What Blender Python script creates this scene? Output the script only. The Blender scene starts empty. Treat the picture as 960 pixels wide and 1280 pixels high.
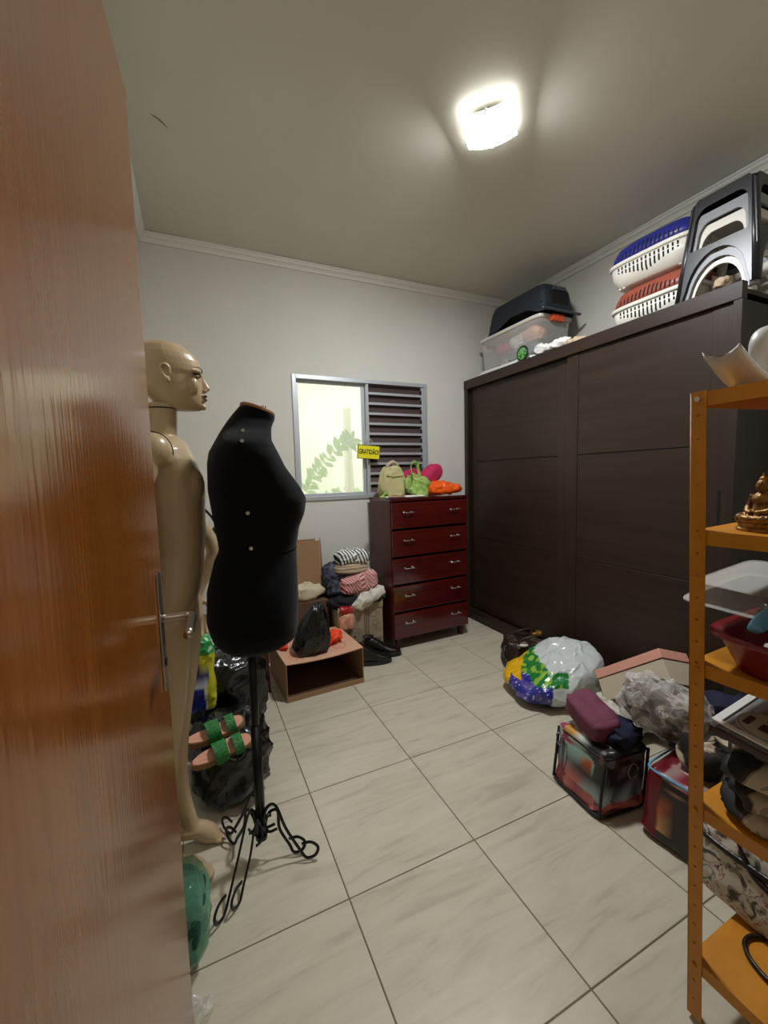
import bpy, bmesh, math, random
from mathutils import Vector, Matrix, noise
PI = math.pi
S = bpy.context.scene
COL = S.collection
random.seed(7)

# ------------------------------------------------------------ camera, world, exposure
cam_d = bpy.data.cameras.new('camera'); cam = bpy.data.objects.new('camera', cam_d); COL.objects.link(cam)
_r = Vector((0.90822962, -0.41768229, -0.02569935)); _u = Vector((0.05961821, 0.06836205, 0.99587765))
_f = _r.cross(_u) * -1
cam.matrix_world = Matrix(((_r.x, _u.x, -_f.x, 0.1123), (_r.y, _u.y, -_f.y, -1.1705), (_r.z, _u.z, -_f.z, 1.3508), (0, 0, 0, 1)))
cam_d.sensor_fit = 'VERTICAL'; cam_d.sensor_height = 24; cam_d.lens = 519.08 / 1280 * 24
cam_d.clip_start = 0.01
S.camera = cam
S.view_settings.view_transform = 'Standard'
S.view_settings.look = 'None'
S.view_settings.gamma = 1
S.view_settings.use_curve_mapping = False
S.view_settings.exposure = 1.6
W = bpy.data.worlds.new('world'); S.world = W; W.use_nodes = True
W.node_tree.nodes['Background'].inputs[0].default_value = (0.93, 0.97, 1.0, 1)
W.node_tree.nodes['Background'].inputs[1].default_value = 0.9
LAMP_STRENGTH = 92.0

# ------------------------------------------------------------ materials
def newmat(name):
    m = bpy.data.materials.new(name); m.use_nodes = True
    nt = m.node_tree
    return m, nt, nt.nodes['Principled BSDF']
def nd(nt, t, **kw):
    n = nt.nodes.new(t)
    for k, v in kw.items():
        if k in n.inputs: n.inputs[k].default_value = v
        else: setattr(n, k, v)
    return n
def lin(c):
    return tuple(((v / 12.92) if v <= 0.04045 else ((v + 0.055) / 1.055) ** 2.4) for v in c)
def hx(h): return lin(tuple(int(h[i:i + 2], 16) / 255 for i in (0, 2, 4)))
def mat(name, c, rough=0.5, metal=0.0, bump=0.0, bscale=40.0, c2=None, nscale=8.0, stretch=(1, 1, 1), coat=0.0, attr=False,
        trans=0.0, alpha=1.0, spec=0.5, sharp=False, sheen=0.0, detail=4.0):
    m, nt, b = newmat(name)
    if isinstance(c, str): c = hx(c)
    b.inputs['Base Color'].default_value = (*c, 1)
    b.inputs['Roughness'].default_value = rough
    b.inputs['Metallic'].default_value = metal
    b.inputs['Coat Weight'].default_value = coat
    b.inputs['Coat Roughness'].default_value = 0.12
    b.inputs['Specular IOR Level'].default_value = spec
    b.inputs['Transmission Weight'].default_value = trans
    b.inputs['Alpha'].default_value = alpha
    if sheen: b.inputs['Sheen Weight'].default_value = sheen
    tc = nd(nt, 'ShaderNodeTexCoord'); mp = nd(nt, 'ShaderNodeMapping'); mp.inputs['Scale'].default_value = stretch
    nt.links.new(tc.outputs['Object'], mp.inputs['Vector'])
    if attr:
        a = nd(nt, 'ShaderNodeAttribute', attribute_name='Col'); nt.links.new(a.outputs['Color'], b.inputs['Base Color'])
    elif c2 is not None:
        if isinstance(c2, str): c2 = hx(c2)
        n = nd(nt, 'ShaderNodeTexNoise', Scale=nscale, Detail=detail)
        nt.links.new(mp.outputs['Vector'], n.inputs['Vector'])
        r = nd(nt, 'ShaderNodeValToRGB'); r.color_ramp.elements[0].position = 0.35; r.color_ramp.elements[1].position = 0.65
        r.color_ramp.elements[0].color = (*c, 1); r.color_ramp.elements[1].color = (*c2, 1)
        nt.links.new(n.outputs['Fac'], r.inputs['Fac']); nt.links.new(r.outputs['Color'], b.inputs['Base Color'])
    if bump:
        n2 = nd(nt, 'ShaderNodeTexNoise', Scale=bscale, Detail=3.0)
        nt.links.new(mp.outputs['Vector'], n2.inputs['Vector'])
        h = n2.outputs['Fac']
        if sharp:
            s = nd(nt, 'ShaderNodeMath', operation='SUBTRACT'); s.inputs[1].default_value = 0.5
            ab = nd(nt, 'ShaderNodeMath', operation='ABSOLUTE'); nt.links.new(h, s.inputs[0]); nt.links.new(s.outputs[0], ab.inputs[0]); h = ab.outputs[0]
        bp = nd(nt, 'ShaderNodeBump', Strength=bump); bp.inputs['Distance'].default_value = 0.01
        nt.links.new(h, bp.inputs['Height']); nt.links.new(bp.outputs['Normal'], b.inputs['Normal'])
    return m
def wood(name, dark, light, axis, rough, grain=30, bump=0.15, coat=0.0, spec=0.5, bs=None):
    """axis = index along which the grain runs"""
    m, nt, b = newmat(name)
    tc = nd(nt, 'ShaderNodeTexCoord'); mp = nd(nt, 'ShaderNodeMapping')
    sc = [grain] * 3; sc[axis] = grain * 0.04; mp.inputs['Scale'].default_value = sc
    nt.links.new(tc.outputs['Object'], mp.inputs['Vector'])
    n = nd(nt, 'ShaderNodeTexNoise', Scale=1.0, Detail=8.0, Roughness=0.65); n.inputs['Distortion'].default_value = 0.6
    nt.links.new(mp.outputs['Vector'], n.inputs['Vector'])
    r = nd(nt, 'ShaderNodeValToRGB'); r.color_ramp.elements[0].position = 0.3; r.color_ramp.elements[1].position = 0.72
    r.color_ramp.elements[0].color = (*hx(dark), 1); r.color_ramp.elements[1].color = (*hx(light), 1)
    nt.links.new(n.outputs['Fac'], r.inputs['Fac']); nt.links.new(r.outputs['Color'], b.inputs['Base Color'])
    b.inputs['Roughness'].default_value = rough; b.inputs['Coat Weight'].default_value = coat; b.inputs['Coat Roughness'].default_value = 0.1
    b.inputs['Specular IOR Level'].default_value = spec
    mp2 = nd(nt, 'ShaderNodeMapping'); s2 = [bs or grain * 5] * 3; s2[axis] = (bs or grain * 5) * 0.05; mp2.inputs['Scale'].default_value = s2
    nt.links.new(tc.outputs['Object'], mp2.inputs['Vector'])
    n2 = nd(nt, 'ShaderNodeTexNoise', Scale=1.0, Detail=3.0); nt.links.new(mp2.outputs['Vector'], n2.inputs['Vector'])
    bp = nd(nt, 'ShaderNodeBump', Strength=bump); bp.inputs['Distance'].default_value = 0.004
    nt.links.new(n2.outputs['Fac'], bp.inputs['Height']); nt.links.new(bp.outputs['Normal'], b.inputs['Normal'])
    if coat: nt.links.new(bp.outputs['Normal'], b.inputs['Coat Normal'])
    return m
def film(name, c, opac=0.35, rough=0.15, bump=0.5, bscale=30, attr=False, stretch=(1, 1, 1)):
    """thin plastic film: part see-through, part glossy white"""
    m, nt, b = newmat(name)
    b.inputs['Base Color'].default_value = (*hx(c), 1); b.inputs['Roughness'].default_value = rough
    if attr:
        a = nd(nt, 'ShaderNodeAttribute', attribute_name='Col'); nt.links.new(a.outputs['Color'], b.inputs['Base Color'])
    tr = nd(nt, 'ShaderNodeBsdfTransparent'); mx = nd(nt, 'ShaderNodeMixShader')
    tc = nd(nt, 'ShaderNodeTexCoord'); mp = nd(nt, 'ShaderNodeMapping'); mp.inputs['Scale'].default_value = stretch
    nt.links.new(tc.outputs['Object'], mp.inputs['Vector'])
    n = nd(nt, 'ShaderNodeTexNoise', Scale=bscale, Detail=3.0); nt.links.new(mp.outputs['Vector'], n.inputs['Vector'])
    bp = nd(nt, 'ShaderNodeBump', Strength=bump); bp.inputs['Distance'].default_value = 0.01
    nt.links.new(n.outputs['Fac'], bp.inputs['Height']); nt.links.new(bp.outputs['Normal'], b.inputs['Normal'])
    lw = nd(nt, 'ShaderNodeLayerWeight', Blend=0.4); nt.links.new(bp.outputs['Normal'], lw.inputs['Normal'])
    mr = nd(nt, 'ShaderNodeMapRange'); mr.inputs['To Min'].default_value = opac; mr.inputs['To Max'].default_value = min(1, opac + 0.45)
    nt.links.new(lw.outputs['Facing'], mr.inputs['Value'])
    nt.links.new(mr.outputs[0], mx.inputs['Fac']); nt.links.new(tr.outputs[0], mx.inputs[1]); nt.links.new(b.outputs[0], mx.inputs[2])
    nt.links.new(mx.outputs[0], nt.nodes['Material Output'].inputs['Surface'])
    return m

M = {}
M['wall'] = mat('wall_paint', 'd0cdc2', 0.7, bump=0.08, bscale=60, c2='d4d1c6', nscale=2, spec=0.25)
M['ceil'] = mat('ceiling_paint', 'd2cfc1', 0.6, bump=0.5, bscale=1.6, c2='d6d3c6', nscale=1.5, spec=0.3)
M['trim'] = mat('plaster_trim', 'deddd2', 0.55, bump=0.05)
M['grout'] = mat('grout', '7a6a58', 0.9, bump=0.2, bscale=200)
M['door'] = wood('door_veneer', '7f4715', '93581f', 2, 0.17, grain=20, bump=0.09, spec=0.6, bs=110)
M['steel'] = mat('satin_steel', 'b8b2a6', 0.28, 1.0)
M['chrome'] = mat('chrome', 'e8e8e8', 0.12, 1.0)
M['wenge'] = wood('wenge_laminate', '261a12', '35271c', 1, 0.42, grain=22, bump=0.06, spec=0.4)
M['wenge_v'] = wood('wenge_laminate_upright', '281c14', '36281d', 2, 0.42, grain=22, bump=0.12, spec=0.4)
M['wenge_dark'] = wood('wenge_side', '1c1410', '271d18', 2, 0.5, grain=22, bump=0.1)
M['black_gap'] = mat('dark_gap', '0a0807', 0.9)  # near-black stands in for the shade inside gaps, holes and recesses
M['mahog'] = wood('mahogany_lacquer', '3a0a08', '571410', 0, 0.2, grain=16, bump=0.05, coat=0.5)
M['mahog_v'] = wood('mahogany_lacquer_side', '3c0b09', '561511', 2, 0.32, grain=16, bump=0.05, coat=0.0, spec=0.35)
M['alu'] = mat('aluminium', 'c2c6ca', 0.38, 0.5)
M['slat'] = mat('slat_brown_paint', '4d3d3a', 0.4, 0.1, bump=0.05)
M['yellow_sign'] = mat('yellow_card', 'e6dc12', 0.5)
M['black_ink'] = mat('black_ink', '101008', 0.6)
M['orange_steel'] = mat('orange_enamel', 'cb8614', 0.42, c2='c07c10', nscale=14, bump=0.06, bscale=60)
M['black_fabric'] = mat('black_jersey', '07070a', 0.95, bump=0.1, bscale=400, spec=0.15, sheen=0.08)
M['black_metal'] = mat('black_metal', '0c0c0c', 0.35, 0.3)
M['pale_wood'] = mat('pale_wood', 'a8743c', 0.5, c2='8f5e2c', nscale=20)
M['skin'] = mat('mannequin_enamel', 'bba27e', 0.32, spec=0.5)
M['lash'] = mat('makeup_dark', '1c120e', 0.5)
M['lip'] = mat('lip_dark', '2c1713', 0.25)
M['eyewhite'] = mat('eye_paint', '9c8468', 0.3)
M['bin_bag'] = mat('black_polythene', '08090a', 0.24, bump=0.9, bscale=16, sharp=True, spec=0.6)
M['cork'] = mat('cork_sole', '9a7a50', 0.8, c2='7c5c38', nscale=120)
M['insole'] = mat('pink_insole', 'd79a80', 0.6)
M['green_strap'] = mat('green_woven_strap', '2f8a3c', 0.6, c2='1c5c2a', nscale=90, bump=0.4, bscale=120)
M['card'] = mat('brown_cardboard', '9a7654', 0.85, c2='a07c5a', nscale=6, stretch=(1, 1, 14))
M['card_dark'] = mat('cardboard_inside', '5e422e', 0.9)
M['card_pink'] = mat('pinkish_cardboard', 'd0a184', 0.8)
M['card_print'] = mat('kraft_carton', '9c8c72', 0.85, c2='a6967c', nscale=5)
M['ink_grey'] = mat('printed_ink_grey', '5e5444', 0.8)
M['ink_red'] = mat('printed_ink_red', 'c46a50', 0.8)
M['orange_cloth'] = mat('orange_nylon', 'f0481c', 0.6, bump=0.3, bscale=30)
M['red_cloth'] = mat('red_satin', 'b01822', 0.4, bump=0.2)
M['white_cloth'] = mat('white_cotton', 'cfcabb', 0.9, bump=0.4, bscale=25)
M['cream_cloth'] = mat('cream_cotton', 'c9bf9f', 0.9, bump=0.4, bscale=25)
M['beige_cloth'] = mat('beige_knit', 'b39f85', 0.9, bump=0.3, bscale=60)
M['dark_cloth'] = mat('black_cloth', '14131a', 0.9, bump=0.3, bscale=25)
M['navy_cloth'] = mat('navy_cloth', '0f1632', 0.8, bump=0.4, bscale=18)
M['green_cloth'] = mat('dark_green_cloth', '17503f', 0.8, bump=0.3)
M['navy_print'] = mat('navy_floral_cloth', '12141f', 0.85, c2='5a6478', nscale=30, bump=0.3)
M['attr_cloth'] = mat('patterned_cloth', 'ffffff', 0.8, attr=True, bump=0.3, bscale=40)
M['attr_plastic'] = mat('printed_plastic', 'ffffff', 0.22, attr=True, bump=0.6, bscale=22, sharp=True)
M['attr_bag'] = mat('printed_vinyl', 'ffffff', 0.35, attr=True, bump=0.35, bscale=18)
M['leather_black'] = mat('black_leather', '17120e', 0.35, bump=0.3, bscale=50)
M['brown_bag'] = mat('brown_leather', '2a1c12', 0.38, c2='35251a', nscale=8, bump=0.5, bscale=22)
M['maroon'] = mat('maroon_quilting', '6e3148', 0.75, bump=0.3, bscale=60)
M['black_piping'] = mat('navy_piping', '0b0c18', 0.6)
M['pink_lid'] = mat('pink_board', 'e0a28e', 0.6)
M['white_board'] = mat('cream_board', 'c8baa2', 0.6)
M['film'] = film('clear_film', 'f4f2ee', 0.12, 0.08, 1.0, 26, stretch=(1, 1, 0.4))
M['film_green'] = film('green_film', '6fae8c', 0.35, 0.12, 0.9, 24)
M['green_knit'] = mat('green_knit', '0f4a3a', 0.8, bump=0.7, bscale=60, stretch=(1, 1, 4))
M['clear_bin'] = film('clear_polypropylene', 'dcdcd6', 0.12, 0.2, 0.1, 30)
M['orange_plastic'] = mat('orange_plastic', 'd4532a', 0.4)
M['slate_plastic'] = mat('slate_grey_plastic', '39424a', 0.45, bump=0.05)
M['blue_plastic'] = mat('navy_blue_plastic', '20257a', 0.4)
M['rust_plastic'] = mat('rust_plastic', '8a3f2c', 0.45)
M['white_plastic'] = mat('white_plastic', 'd6d2c6', 0.4)
M['black_plastic'] = mat('black_plastic', '18191c', 0.35)
M['grey_plastic'] = mat('grey_plastic', '84868a', 0.4)
M['green_plastic'] = mat('green_plastic', '4fae3c', 0.4)
M['gold'] = mat('antique_gold', 'a8803c', 0.38, 0.55, c2='6a4a1e', nscale=60, bump=0.5, bscale=90)
M['maroon_plastic'] = mat('maroon_plastic', '7c1420', 0.3)
M['blue_iron'] = mat('blue_plastic', '66a8cc', 0.35)
M['bone_plastic'] = mat('bone_plastic', 'c9bfa8', 0.45)
M['pale_grey'] = mat('pale_grey_resin', 'c2c0b8', 0.4, c2='b4b2a8', nscale=9)
M['magenta'] = mat('magenta_velour', 'b01048', 0.8, bump=0.2, sheen=0.1)
M['lime_cloth'] = mat('lime_print_cotton', '6a9a3a', 0.8, c2='b0c070', nscale=25, bump=0.3)
M['olive_bag'] = mat('khaki_canvas', 'b3ab78', 0.85, bump=0.4, bscale=30)
M['orange_film'] = mat('orange_polythene', 'e85a14', 0.3, bump=0.8, bscale=18, sharp=True)
M['leaf'] = mat('leaf_green', '8fc04a', 0.5)
M['terracotta'] = mat('terracotta', 'd06838', 0.8)
M['out_wall'] = mat('pale_render', 'f6f6ec', 0.9, c2='f0f2cc', nscale=1.2)
M['out_post'] = mat('weathered_post', 'c8c4a0', 0.9)
M['floral'] = mat('rose_print_canvas', 'a8a294', 0.7, c2='6a6058', nscale=16, bump=0.15)
M['paper'] = mat('white_paper', 'e2e0da', 0.6)
M['bandeira'] = M['attr_plastic']

def patmat(name, stops, scale, detail=2.0, dist=0.5, rough=0.75, bump=0.15):
    """printed pattern: noise cut into flat colours"""
    m, nt, b = newmat(name)
    tc = nd(nt, 'ShaderNodeTexCoord'); n = nd(nt, 'ShaderNodeTexNoise', Scale=scale, Detail=detail); n.inputs['Distortion'].default_value = dist
    nt.links.new(tc.outputs['Object'], n.inputs['Vector'])
    r = nd(nt, 'ShaderNodeValToRGB'); r.color_ramp.interpolation = 'CONSTANT'; e = r.color_ramp.elements
    e[0].position = stops[0][0]; e[0].color = (*hx(stops[0][1]), 1); e[1].position = stops[1][0]; e[1].color = (*hx(stops[1][1]), 1)
    for p, c in stops[2:]:
        k = e.new(p); k.color = (*hx(c), 1)
    nt.links.new(n.outputs['Fac'], r.inputs['Fac']); nt.links.new(r.outputs[0], b.inputs['Base Color']); b.inputs['Roughness'].default_value = rough
    bp = nd(nt, 'ShaderNodeBump', Strength=bump); bp.inputs['Distance'].default_value = 0.005
    nt.links.new(n.outputs['Fac'], bp.inputs['Height']); nt.links.new(bp.outputs[0], b.inputs['Normal'])
    return m
M['rose_print'] = patmat('rose_print', [(0.0, '4e4c44'), (0.38, '8a867a'), (0.44, 'c4beae'), (0.58, 'a07870'), (0.62, 'c8c0b0'), (0.68, '6c4640')], 26, 3.0, 1.2)
M['cow_print'] = patmat('cow_print', [(0.0, '14100e'), (0.46, '33261c'), (0.51, '8c7c64'), (0.54, 'b8aa90')], 11, 2.5, 0.6)
M['pillow_print'] = patmat('pillow_print', [(0.0, '3e3a30'), (0.40, '5c5648'), (0.50, '756e5e'), (0.57, 'bab6a8'), (0.64, '8e8a7c')], 14, 3.0, 1.0)
def lampmat():
    m, nt, b = newmat('lamp_glass_glow')
    b.inputs['Base Color'].default_value = (0.9, 0.92, 0.95, 1)
    b.inputs['Emission Color'].default_value = (*hx('f8fbff'), 1)
    b.inputs['Emission Strength'].default_value = LAMP_STRENGTH
    return m
M['lamp'] = lampmat()
M['lamp_edge'] = mat('lamp_glass_edge', 'f4f6f8', 0.4)
M['lamp_edge'].node_tree.nodes['Principled BSDF'].inputs['Emission Color'].default_value = (1, 1, 1, 1)
M['lamp_edge'].node_tree.nodes['Principled BSDF'].inputs['Emission Strength'].default_value = 2.2
M['hall_fill'] = mat('hall_fill_glow', 'ffffff', 0.5)
M['hall_fill'].node_tree.nodes['Principled BSDF'].inputs['Emission Color'].default_value = (1, 0.95, 0.86, 1)
M['hall_fill'].node_tree.nodes['Principled BSDF'].inputs['Emission Strength'].default_value = 14.0
def glassmat():
    m, nt, b = newmat('window_glass')
    tr = nd(nt, 'ShaderNodeBsdfTransparent'); gl = nd(nt, 'ShaderNodeBsdfGlossy', Roughness=0.02); mx = nd(nt, 'ShaderNodeMixShader', Fac=0.08)
    tl = nd(nt, 'ShaderNodeBsdfTranslucent'); m2 = nd(nt, 'ShaderNodeMixShader', Fac=0.22)
    nt.links.new(tr.outputs[0], mx.inputs[1]); nt.links.new(gl.outputs[0], mx.inputs[2])
    nt.links.new(mx.outputs[0], m2.inputs[1]); nt.links.new(tl.outputs[0], m2.inputs[2])
    nt.links.new(m2.outputs[0], nt.nodes['Material Output'].inputs['Surface'])
    return m
M['glass'] = glassmat()
def tilemat():
    m, nt, b = newmat('travertine_tile')
    tc = nd(nt, 'ShaderNodeTexCoord'); oi = nd(nt, 'ShaderNodeObjectInfo')
    cx = nd(nt, 'ShaderNodeCombineXYZ')
    mu = nd(nt, 'ShaderNodeMath', operation='MULTIPLY'); mu.inputs[1].default_value = 37.0
    nt.links.new(oi.outputs['Random'], mu.inputs[0])
    nt.links.new(mu.outputs[0], cx.inputs[0]); nt.links.new(mu.outputs[0], cx.inputs[1])
    add = nd(nt, 'ShaderNodeVectorMath', operation='ADD'); nt.links.new(tc.outputs['Object'], add.inputs[0]); nt.links.new(cx.outputs[0], add.inputs[1])
    mp = nd(nt, 'ShaderNodeMapping'); mp.inputs['Scale'].default_value = (2.2, 13, 1); mp.inputs['Rotation'].default_value = (0, 0, 0.06)
    nt.links.new(add.outputs[0], mp.inputs['Vector'])
    n = nd(nt, 'ShaderNodeTexNoise', Scale=1.3, Detail=7.0, Roughness=0.6); n.inputs['Distortion'].default_value = 0.9
    nt.links.new(mp.outputs[0], n.inputs['Vector'])
    r = nd(nt, 'ShaderNodeValToRGB')
    e = r.color_ramp.elements; e[0].position = 0.30; e[0].color = (*hx('b0a792'), 1); e[1].position = 0.66; e[1].color = (*hx('cac3ae'), 1)
    k = e.new(0.45); k.color = (*hx('c2baa5'), 1)
    nt.links.new(n.outputs['Fac'], r.inputs['Fac']); nt.links.new(r.outputs[0], b.inputs['Base Color'])
    b.inputs['Roughness'].default_value = 0.3
    n3 = nd(nt, 'ShaderNodeTexNoise', Scale=40.0, Detail=3.0); nt.links.new(add.outputs[0], n3.inputs['Vector'])
    rr = nd(nt, 'ShaderNodeMapRange'); rr.inputs['To Min'].default_value = 0.24; rr.inputs['To Max'].default_value = 0.4
    nt.links.new(n3.outputs['Fac'], rr.inputs['Value']); nt.links.new(rr.outputs[0], b.inputs['Roughness'])
    bp = nd(nt, 'ShaderNodeBump', Strength=0.12); bp.inputs['Distance'].default_value = 0.003
    nt.links.new(n.outputs['Fac'], bp.inputs['Height']); nt.links.new(bp.outputs[0], b.inputs['Normal'])
    return m
M['tile'] = tilemat()

# ------------------------------------------------------------ mesh helpers
def link(name, me, m=None, parent=None, smooth=False):
    if m is not None:
        for k in (m if isinstance(m, (list, tuple)) else [m]): me.materials.append(M[k] if isinstance(k, str) else k)
    if smooth:
        me.polygons.foreach_set('use_smooth', [True] * len(me.polygons))
    o = bpy.data.objects.new(name, me); COL.objects.link(o)
    if parent is not None: o.parent = parent
    return o
def obj(name, bm, m, parent=None, smooth=False, loc=None, rot=None):
    me = bpy.data.meshes.new(name); bm.normal_update(); bm.to_mesh(me); bm.free()
    o = link(name, me, m, parent, smooth)
    if loc is not None: o.location = loc
    if rot is not None: o.rotation_euler = rot
    return o
def thing(name, label, cat, loc=(0, 0, 0), rot=(0, 0, 0), group=None):
    o = bpy.data.objects.new(name, None); COL.objects.link(o); o.location = loc; o.rotation_euler = rot
    o.empty_display_size = 0.05
    o['label'] = label; o['category'] = cat
    if group: o['group'] = group
    return o
def tag(o, label, cat, group=None):
    o['label'] = label; o['category'] = cat
    if group: o['group'] = group
    return o
def struct(o): o['kind'] = 'structure'; return o
def BM(): return bmesh.new()
def box(bm, x0, x1, y0, y1, z0, z1, bev=0.0, seg=1):
    vs = [bm.verts.new((x, y, z)) for x in (x0, x1) for y in (y0, y1) for z in (z0, z1)]
    idx = [(0, 1, 3, 2), (4, 6, 7, 5), (0, 4, 5, 1), (2, 3, 7, 6), (0, 2, 6, 4), (1, 5, 7, 3)]
    fs = [bm.faces.new([vs[i] for i in f]) for f in idx]
    if bev:
        es = list({e for f in fs for e in f.edges})
        bmesh.ops.bevel(bm, geom=es, offset=bev, segments=seg, profile=0.6, affect='EDGES')
    return bm
def boxo(name, m, dims, parent=None, bev=0.0, seg=1):
    return obj(name, box(BM(), *dims, bev, seg), m, parent)
def loft(bm, rings, cap=True, closed=True):
    R = [[bm.verts.new(p) for p in r] for r in rings]
    n = len(R[0])
    for a, b in zip(R, R[1:]):
        for i in range(n if closed else n - 1):
            j = (i + 1) % n
            bm.faces.new((a[i], a[j], b[j], b[i]))
    if cap and closed:
        bm.faces.new(list(reversed(R[0]))); bm.faces.new(R[-1])
    return bm
def catmull(pts, k=6):
    P = [Vector(p) for p in pts]; out = []
    for i in range(len(P) - 1):
        p0 = P[max(i - 1, 0)]; p1 = P[i]; p2 = P[i + 1]; p3 = P[min(i + 2, len(P) - 1)]
        for s in range(k):
            t = s / k
            out.append(0.5 * ((2 * p1) + (p2 - p0) * t + (2 * p0 - 5 * p1 + 4 * p2 - p3) * t * t + (3 * p1 - p0 - 3 * p2 + p3) * t ** 3))
    out.append(P[-1]); return out
def tube(bm, pts, r, n=8, flat=1.0, smooth=0):
    P = catmull(pts, smooth) if smooth else [Vector(p) for p in pts]
    rings = []; up = Vector((0, 0, 1)); prev = None
    for i, p in enumerate(P):
        d = (P[min(i + 1, len(P) - 1)] - P[max(i - 1, 0)]).normalized()
        if prev is None:
            a = d.cross(up)
            if a.length < 0.1: a = d.cross(Vector((0, 1, 0)))
        else: a = prev - d * prev.dot(d)
        a.normalize(); prev = a; b = d.cross(a)
        rr = r(i / (len(P) - 1)) if callable(r) else r
        rings.append([p + a * rr * math.cos(2 * PI * k / n) + b * rr * flat * math.sin(2 * PI * k / n) for k in range(n)])
    return loft(bm, rings)
def spow(v, e): return math.copysign(abs(v) ** e, v)
def rring(cx, cy, z, a, b, n=24, e=1.0):
    return [(cx + a * spow(math.cos(2 * PI * i / n), e), cy + b * spow(math.sin(2 * PI * i / n), e), z) for i in range(n)]
def ridge(p):
    return 1 - abs(noise.noise(p)) * 2
def setcol(me, fn):
    at = me.color_attributes.new('Col', 'FLOAT_COLOR', 'POINT')
    buf = []
    for v in me.vertices:
        c = fn(v.co); buf.extend((c[0], c[1], c[2], 1.0))
    at.data.foreach_set('color', buf)
def blob(name, m, dims, loc, rot=(0, 0, 0), e1=0.7, e2=0.7, amp=0.015, freq=7.0, seed=0, kind='crumple', nu=72, nv=40, parent=None,
         flat=True, shape=None, col=None, stretch=(1, 1, 1), pivot=True):
    """superellipsoid bag, pillow or garment with folds; dims = half sizes; base at local z = 0"""
    a, b, c = dims; off = Vector((seed * 13.7, seed * 5.1, seed * 9.3)); rings = []
    bm = BM()
    for j in range(nv + 1):
        v = -PI / 2 + PI * j / nv
        v = max(-PI / 2 + 0.02, min(PI / 2 - 0.02, v))
        ring = []
        for i in range(nu):
            u = 2 * PI * i / nu
            nrm = Vector((math.cos(v) * math.cos(u), math.cos(v) * math.sin(u), math.sin(v)))
            p = Vector((a * spow(math.cos(v), e1) * spow(math.cos(u), e2), b * spow(math.cos(v), e1) * spow(math.sin(u), e2), c * spow(math.sin(v), e1)))
            q = Vector((p.x * stretch[0], p.y * stretch[1], p.z * stretch[2])) * freq + off
            if kind == 'crumple':
                d = (ridge(q) ** 2 - 0.5) * amp + (ridge(q * 2.3) ** 2 - 0.5) * amp * 0.5 + noise.noise(q * 0.5) * amp * 1.2
            elif kind == 'fold':
                w_ = Vector((noise.noise(q * .6), noise.noise(q * .6 + Vector((9, 0, 0))), noise.noise(q * .6 + Vector((0, 9, 0))))) * 1.6
                d = noise.noise(q) * amp * 0.8 + (ridge(q * 1.1 + w_) ** 3 - 0.25) * amp * 0.9
            elif kind == 'layers':
                k = abs(math.sin(p.z / (2 * c) * freq * PI + noise.noise(q * 0.2) * 0.8)) ** 0.5
                d = (k - 0.7) * amp + noise.noise(Vector((p.x, p.y, p.z * 3)) * 9 + off) * amp * 0.7
            else: d = 0
            p = p + nrm * d
            if shape: p = Vector(shape(p))
            p.z += c
            if flat: p.z = max(p.z, 0.0)
            ring.append(p)
        rings.append(ring)
    loft(bm, rings)
    me = bpy.data.meshes.new(name); bm.normal_update(); bm.to_mesh(me); bm.free()
    if col: setcol(me, col)
    o = link(name, me, m, parent, smooth=True)
    o.location = loc; o.rotation_euler = rot
    return o
def panel(name, m, loops, thick, parent=None, bev=0.0):
    """flat plate in local XY with holes (curve fill), extruded +-thick/2, turned into a mesh"""
    cu = bpy.data.curves.new(name, 'CURVE'); cu.dimensions = '2D'; cu.fill_mode = 'BOTH'; cu.extrude = thick / 2; cu.bevel_depth = bev
    for lp in loops:
        sp = cu.splines.new('POLY'); sp.points.add(len(lp) - 1); sp.use_cyclic_u = True
        for i, (x, y) in enumerate(lp): sp.points[i].co = (x, y, 0, 1)
    t = bpy.data.objects.new('tmp', cu); COL.objects.link(t)
    dg = bpy.context.evaluated_depsgraph_get(); me = bpy.data.meshes.new_from_object(t.evaluated_get(dg))
    bpy.data.objects.remove(t); me.name = name; me.materials.clear()
    return link(name, me, m, parent)
def text(name, m, body, size, thick, parent=None, bold=0.0, sx=1.0):
    cu = bpy.data.curves.new(name, 'FONT'); cu.body = body; cu.size = size; cu.extrude = thick; cu.align_x = 'CENTER'; cu.align_y = 'CENTER'; cu.offset = bold
    t = bpy.data.objects.new('tmp', cu); COL.objects.link(t)
    dg = bpy.context.evaluated_depsgraph_get(); me = bpy.data.meshes.new_from_object(t.evaluated_get(dg))
    bpy.data.objects.remove(t); me.name = name; me.materials.clear()
    if sx != 1: me.transform(Matrix.Diagonal((sx, 1, 1, 1)))
    return link(name, me, m, parent)
def baked(o, mods, name=None, m=None, parent=None, smooth=True):
    """apply modifiers given as (type, dict) and return a plain mesh object"""
    for t, kw in mods:
        md = o.modifiers.new(t, t)
        for k, v in kw.items(): setattr(md, k, v)
    dg = bpy.context.evaluated_depsgraph_get(); dg.update()
    me = bpy.data.meshes.new_from_object(o.evaluated_get(dg)); nm = o.name
    mw = o.matrix_world.copy(); bpy.data.objects.remove(o)
    me.materials.clear(); me.name = name or nm
    return link(name or nm, me, m, parent, smooth)
def interp(tab, z):
    if z >= tab[0][0]: return tab[0][1:]
    for a, b in zip(tab, tab[1:]):
        if b[0] <= z <= a[0]:
            t = (a[0] - z) / (a[0] - b[0]); return tuple(x + (y - x) * t for x, y in zip(a[1:], b[1:]))
    return tab[-1][1:]

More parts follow.
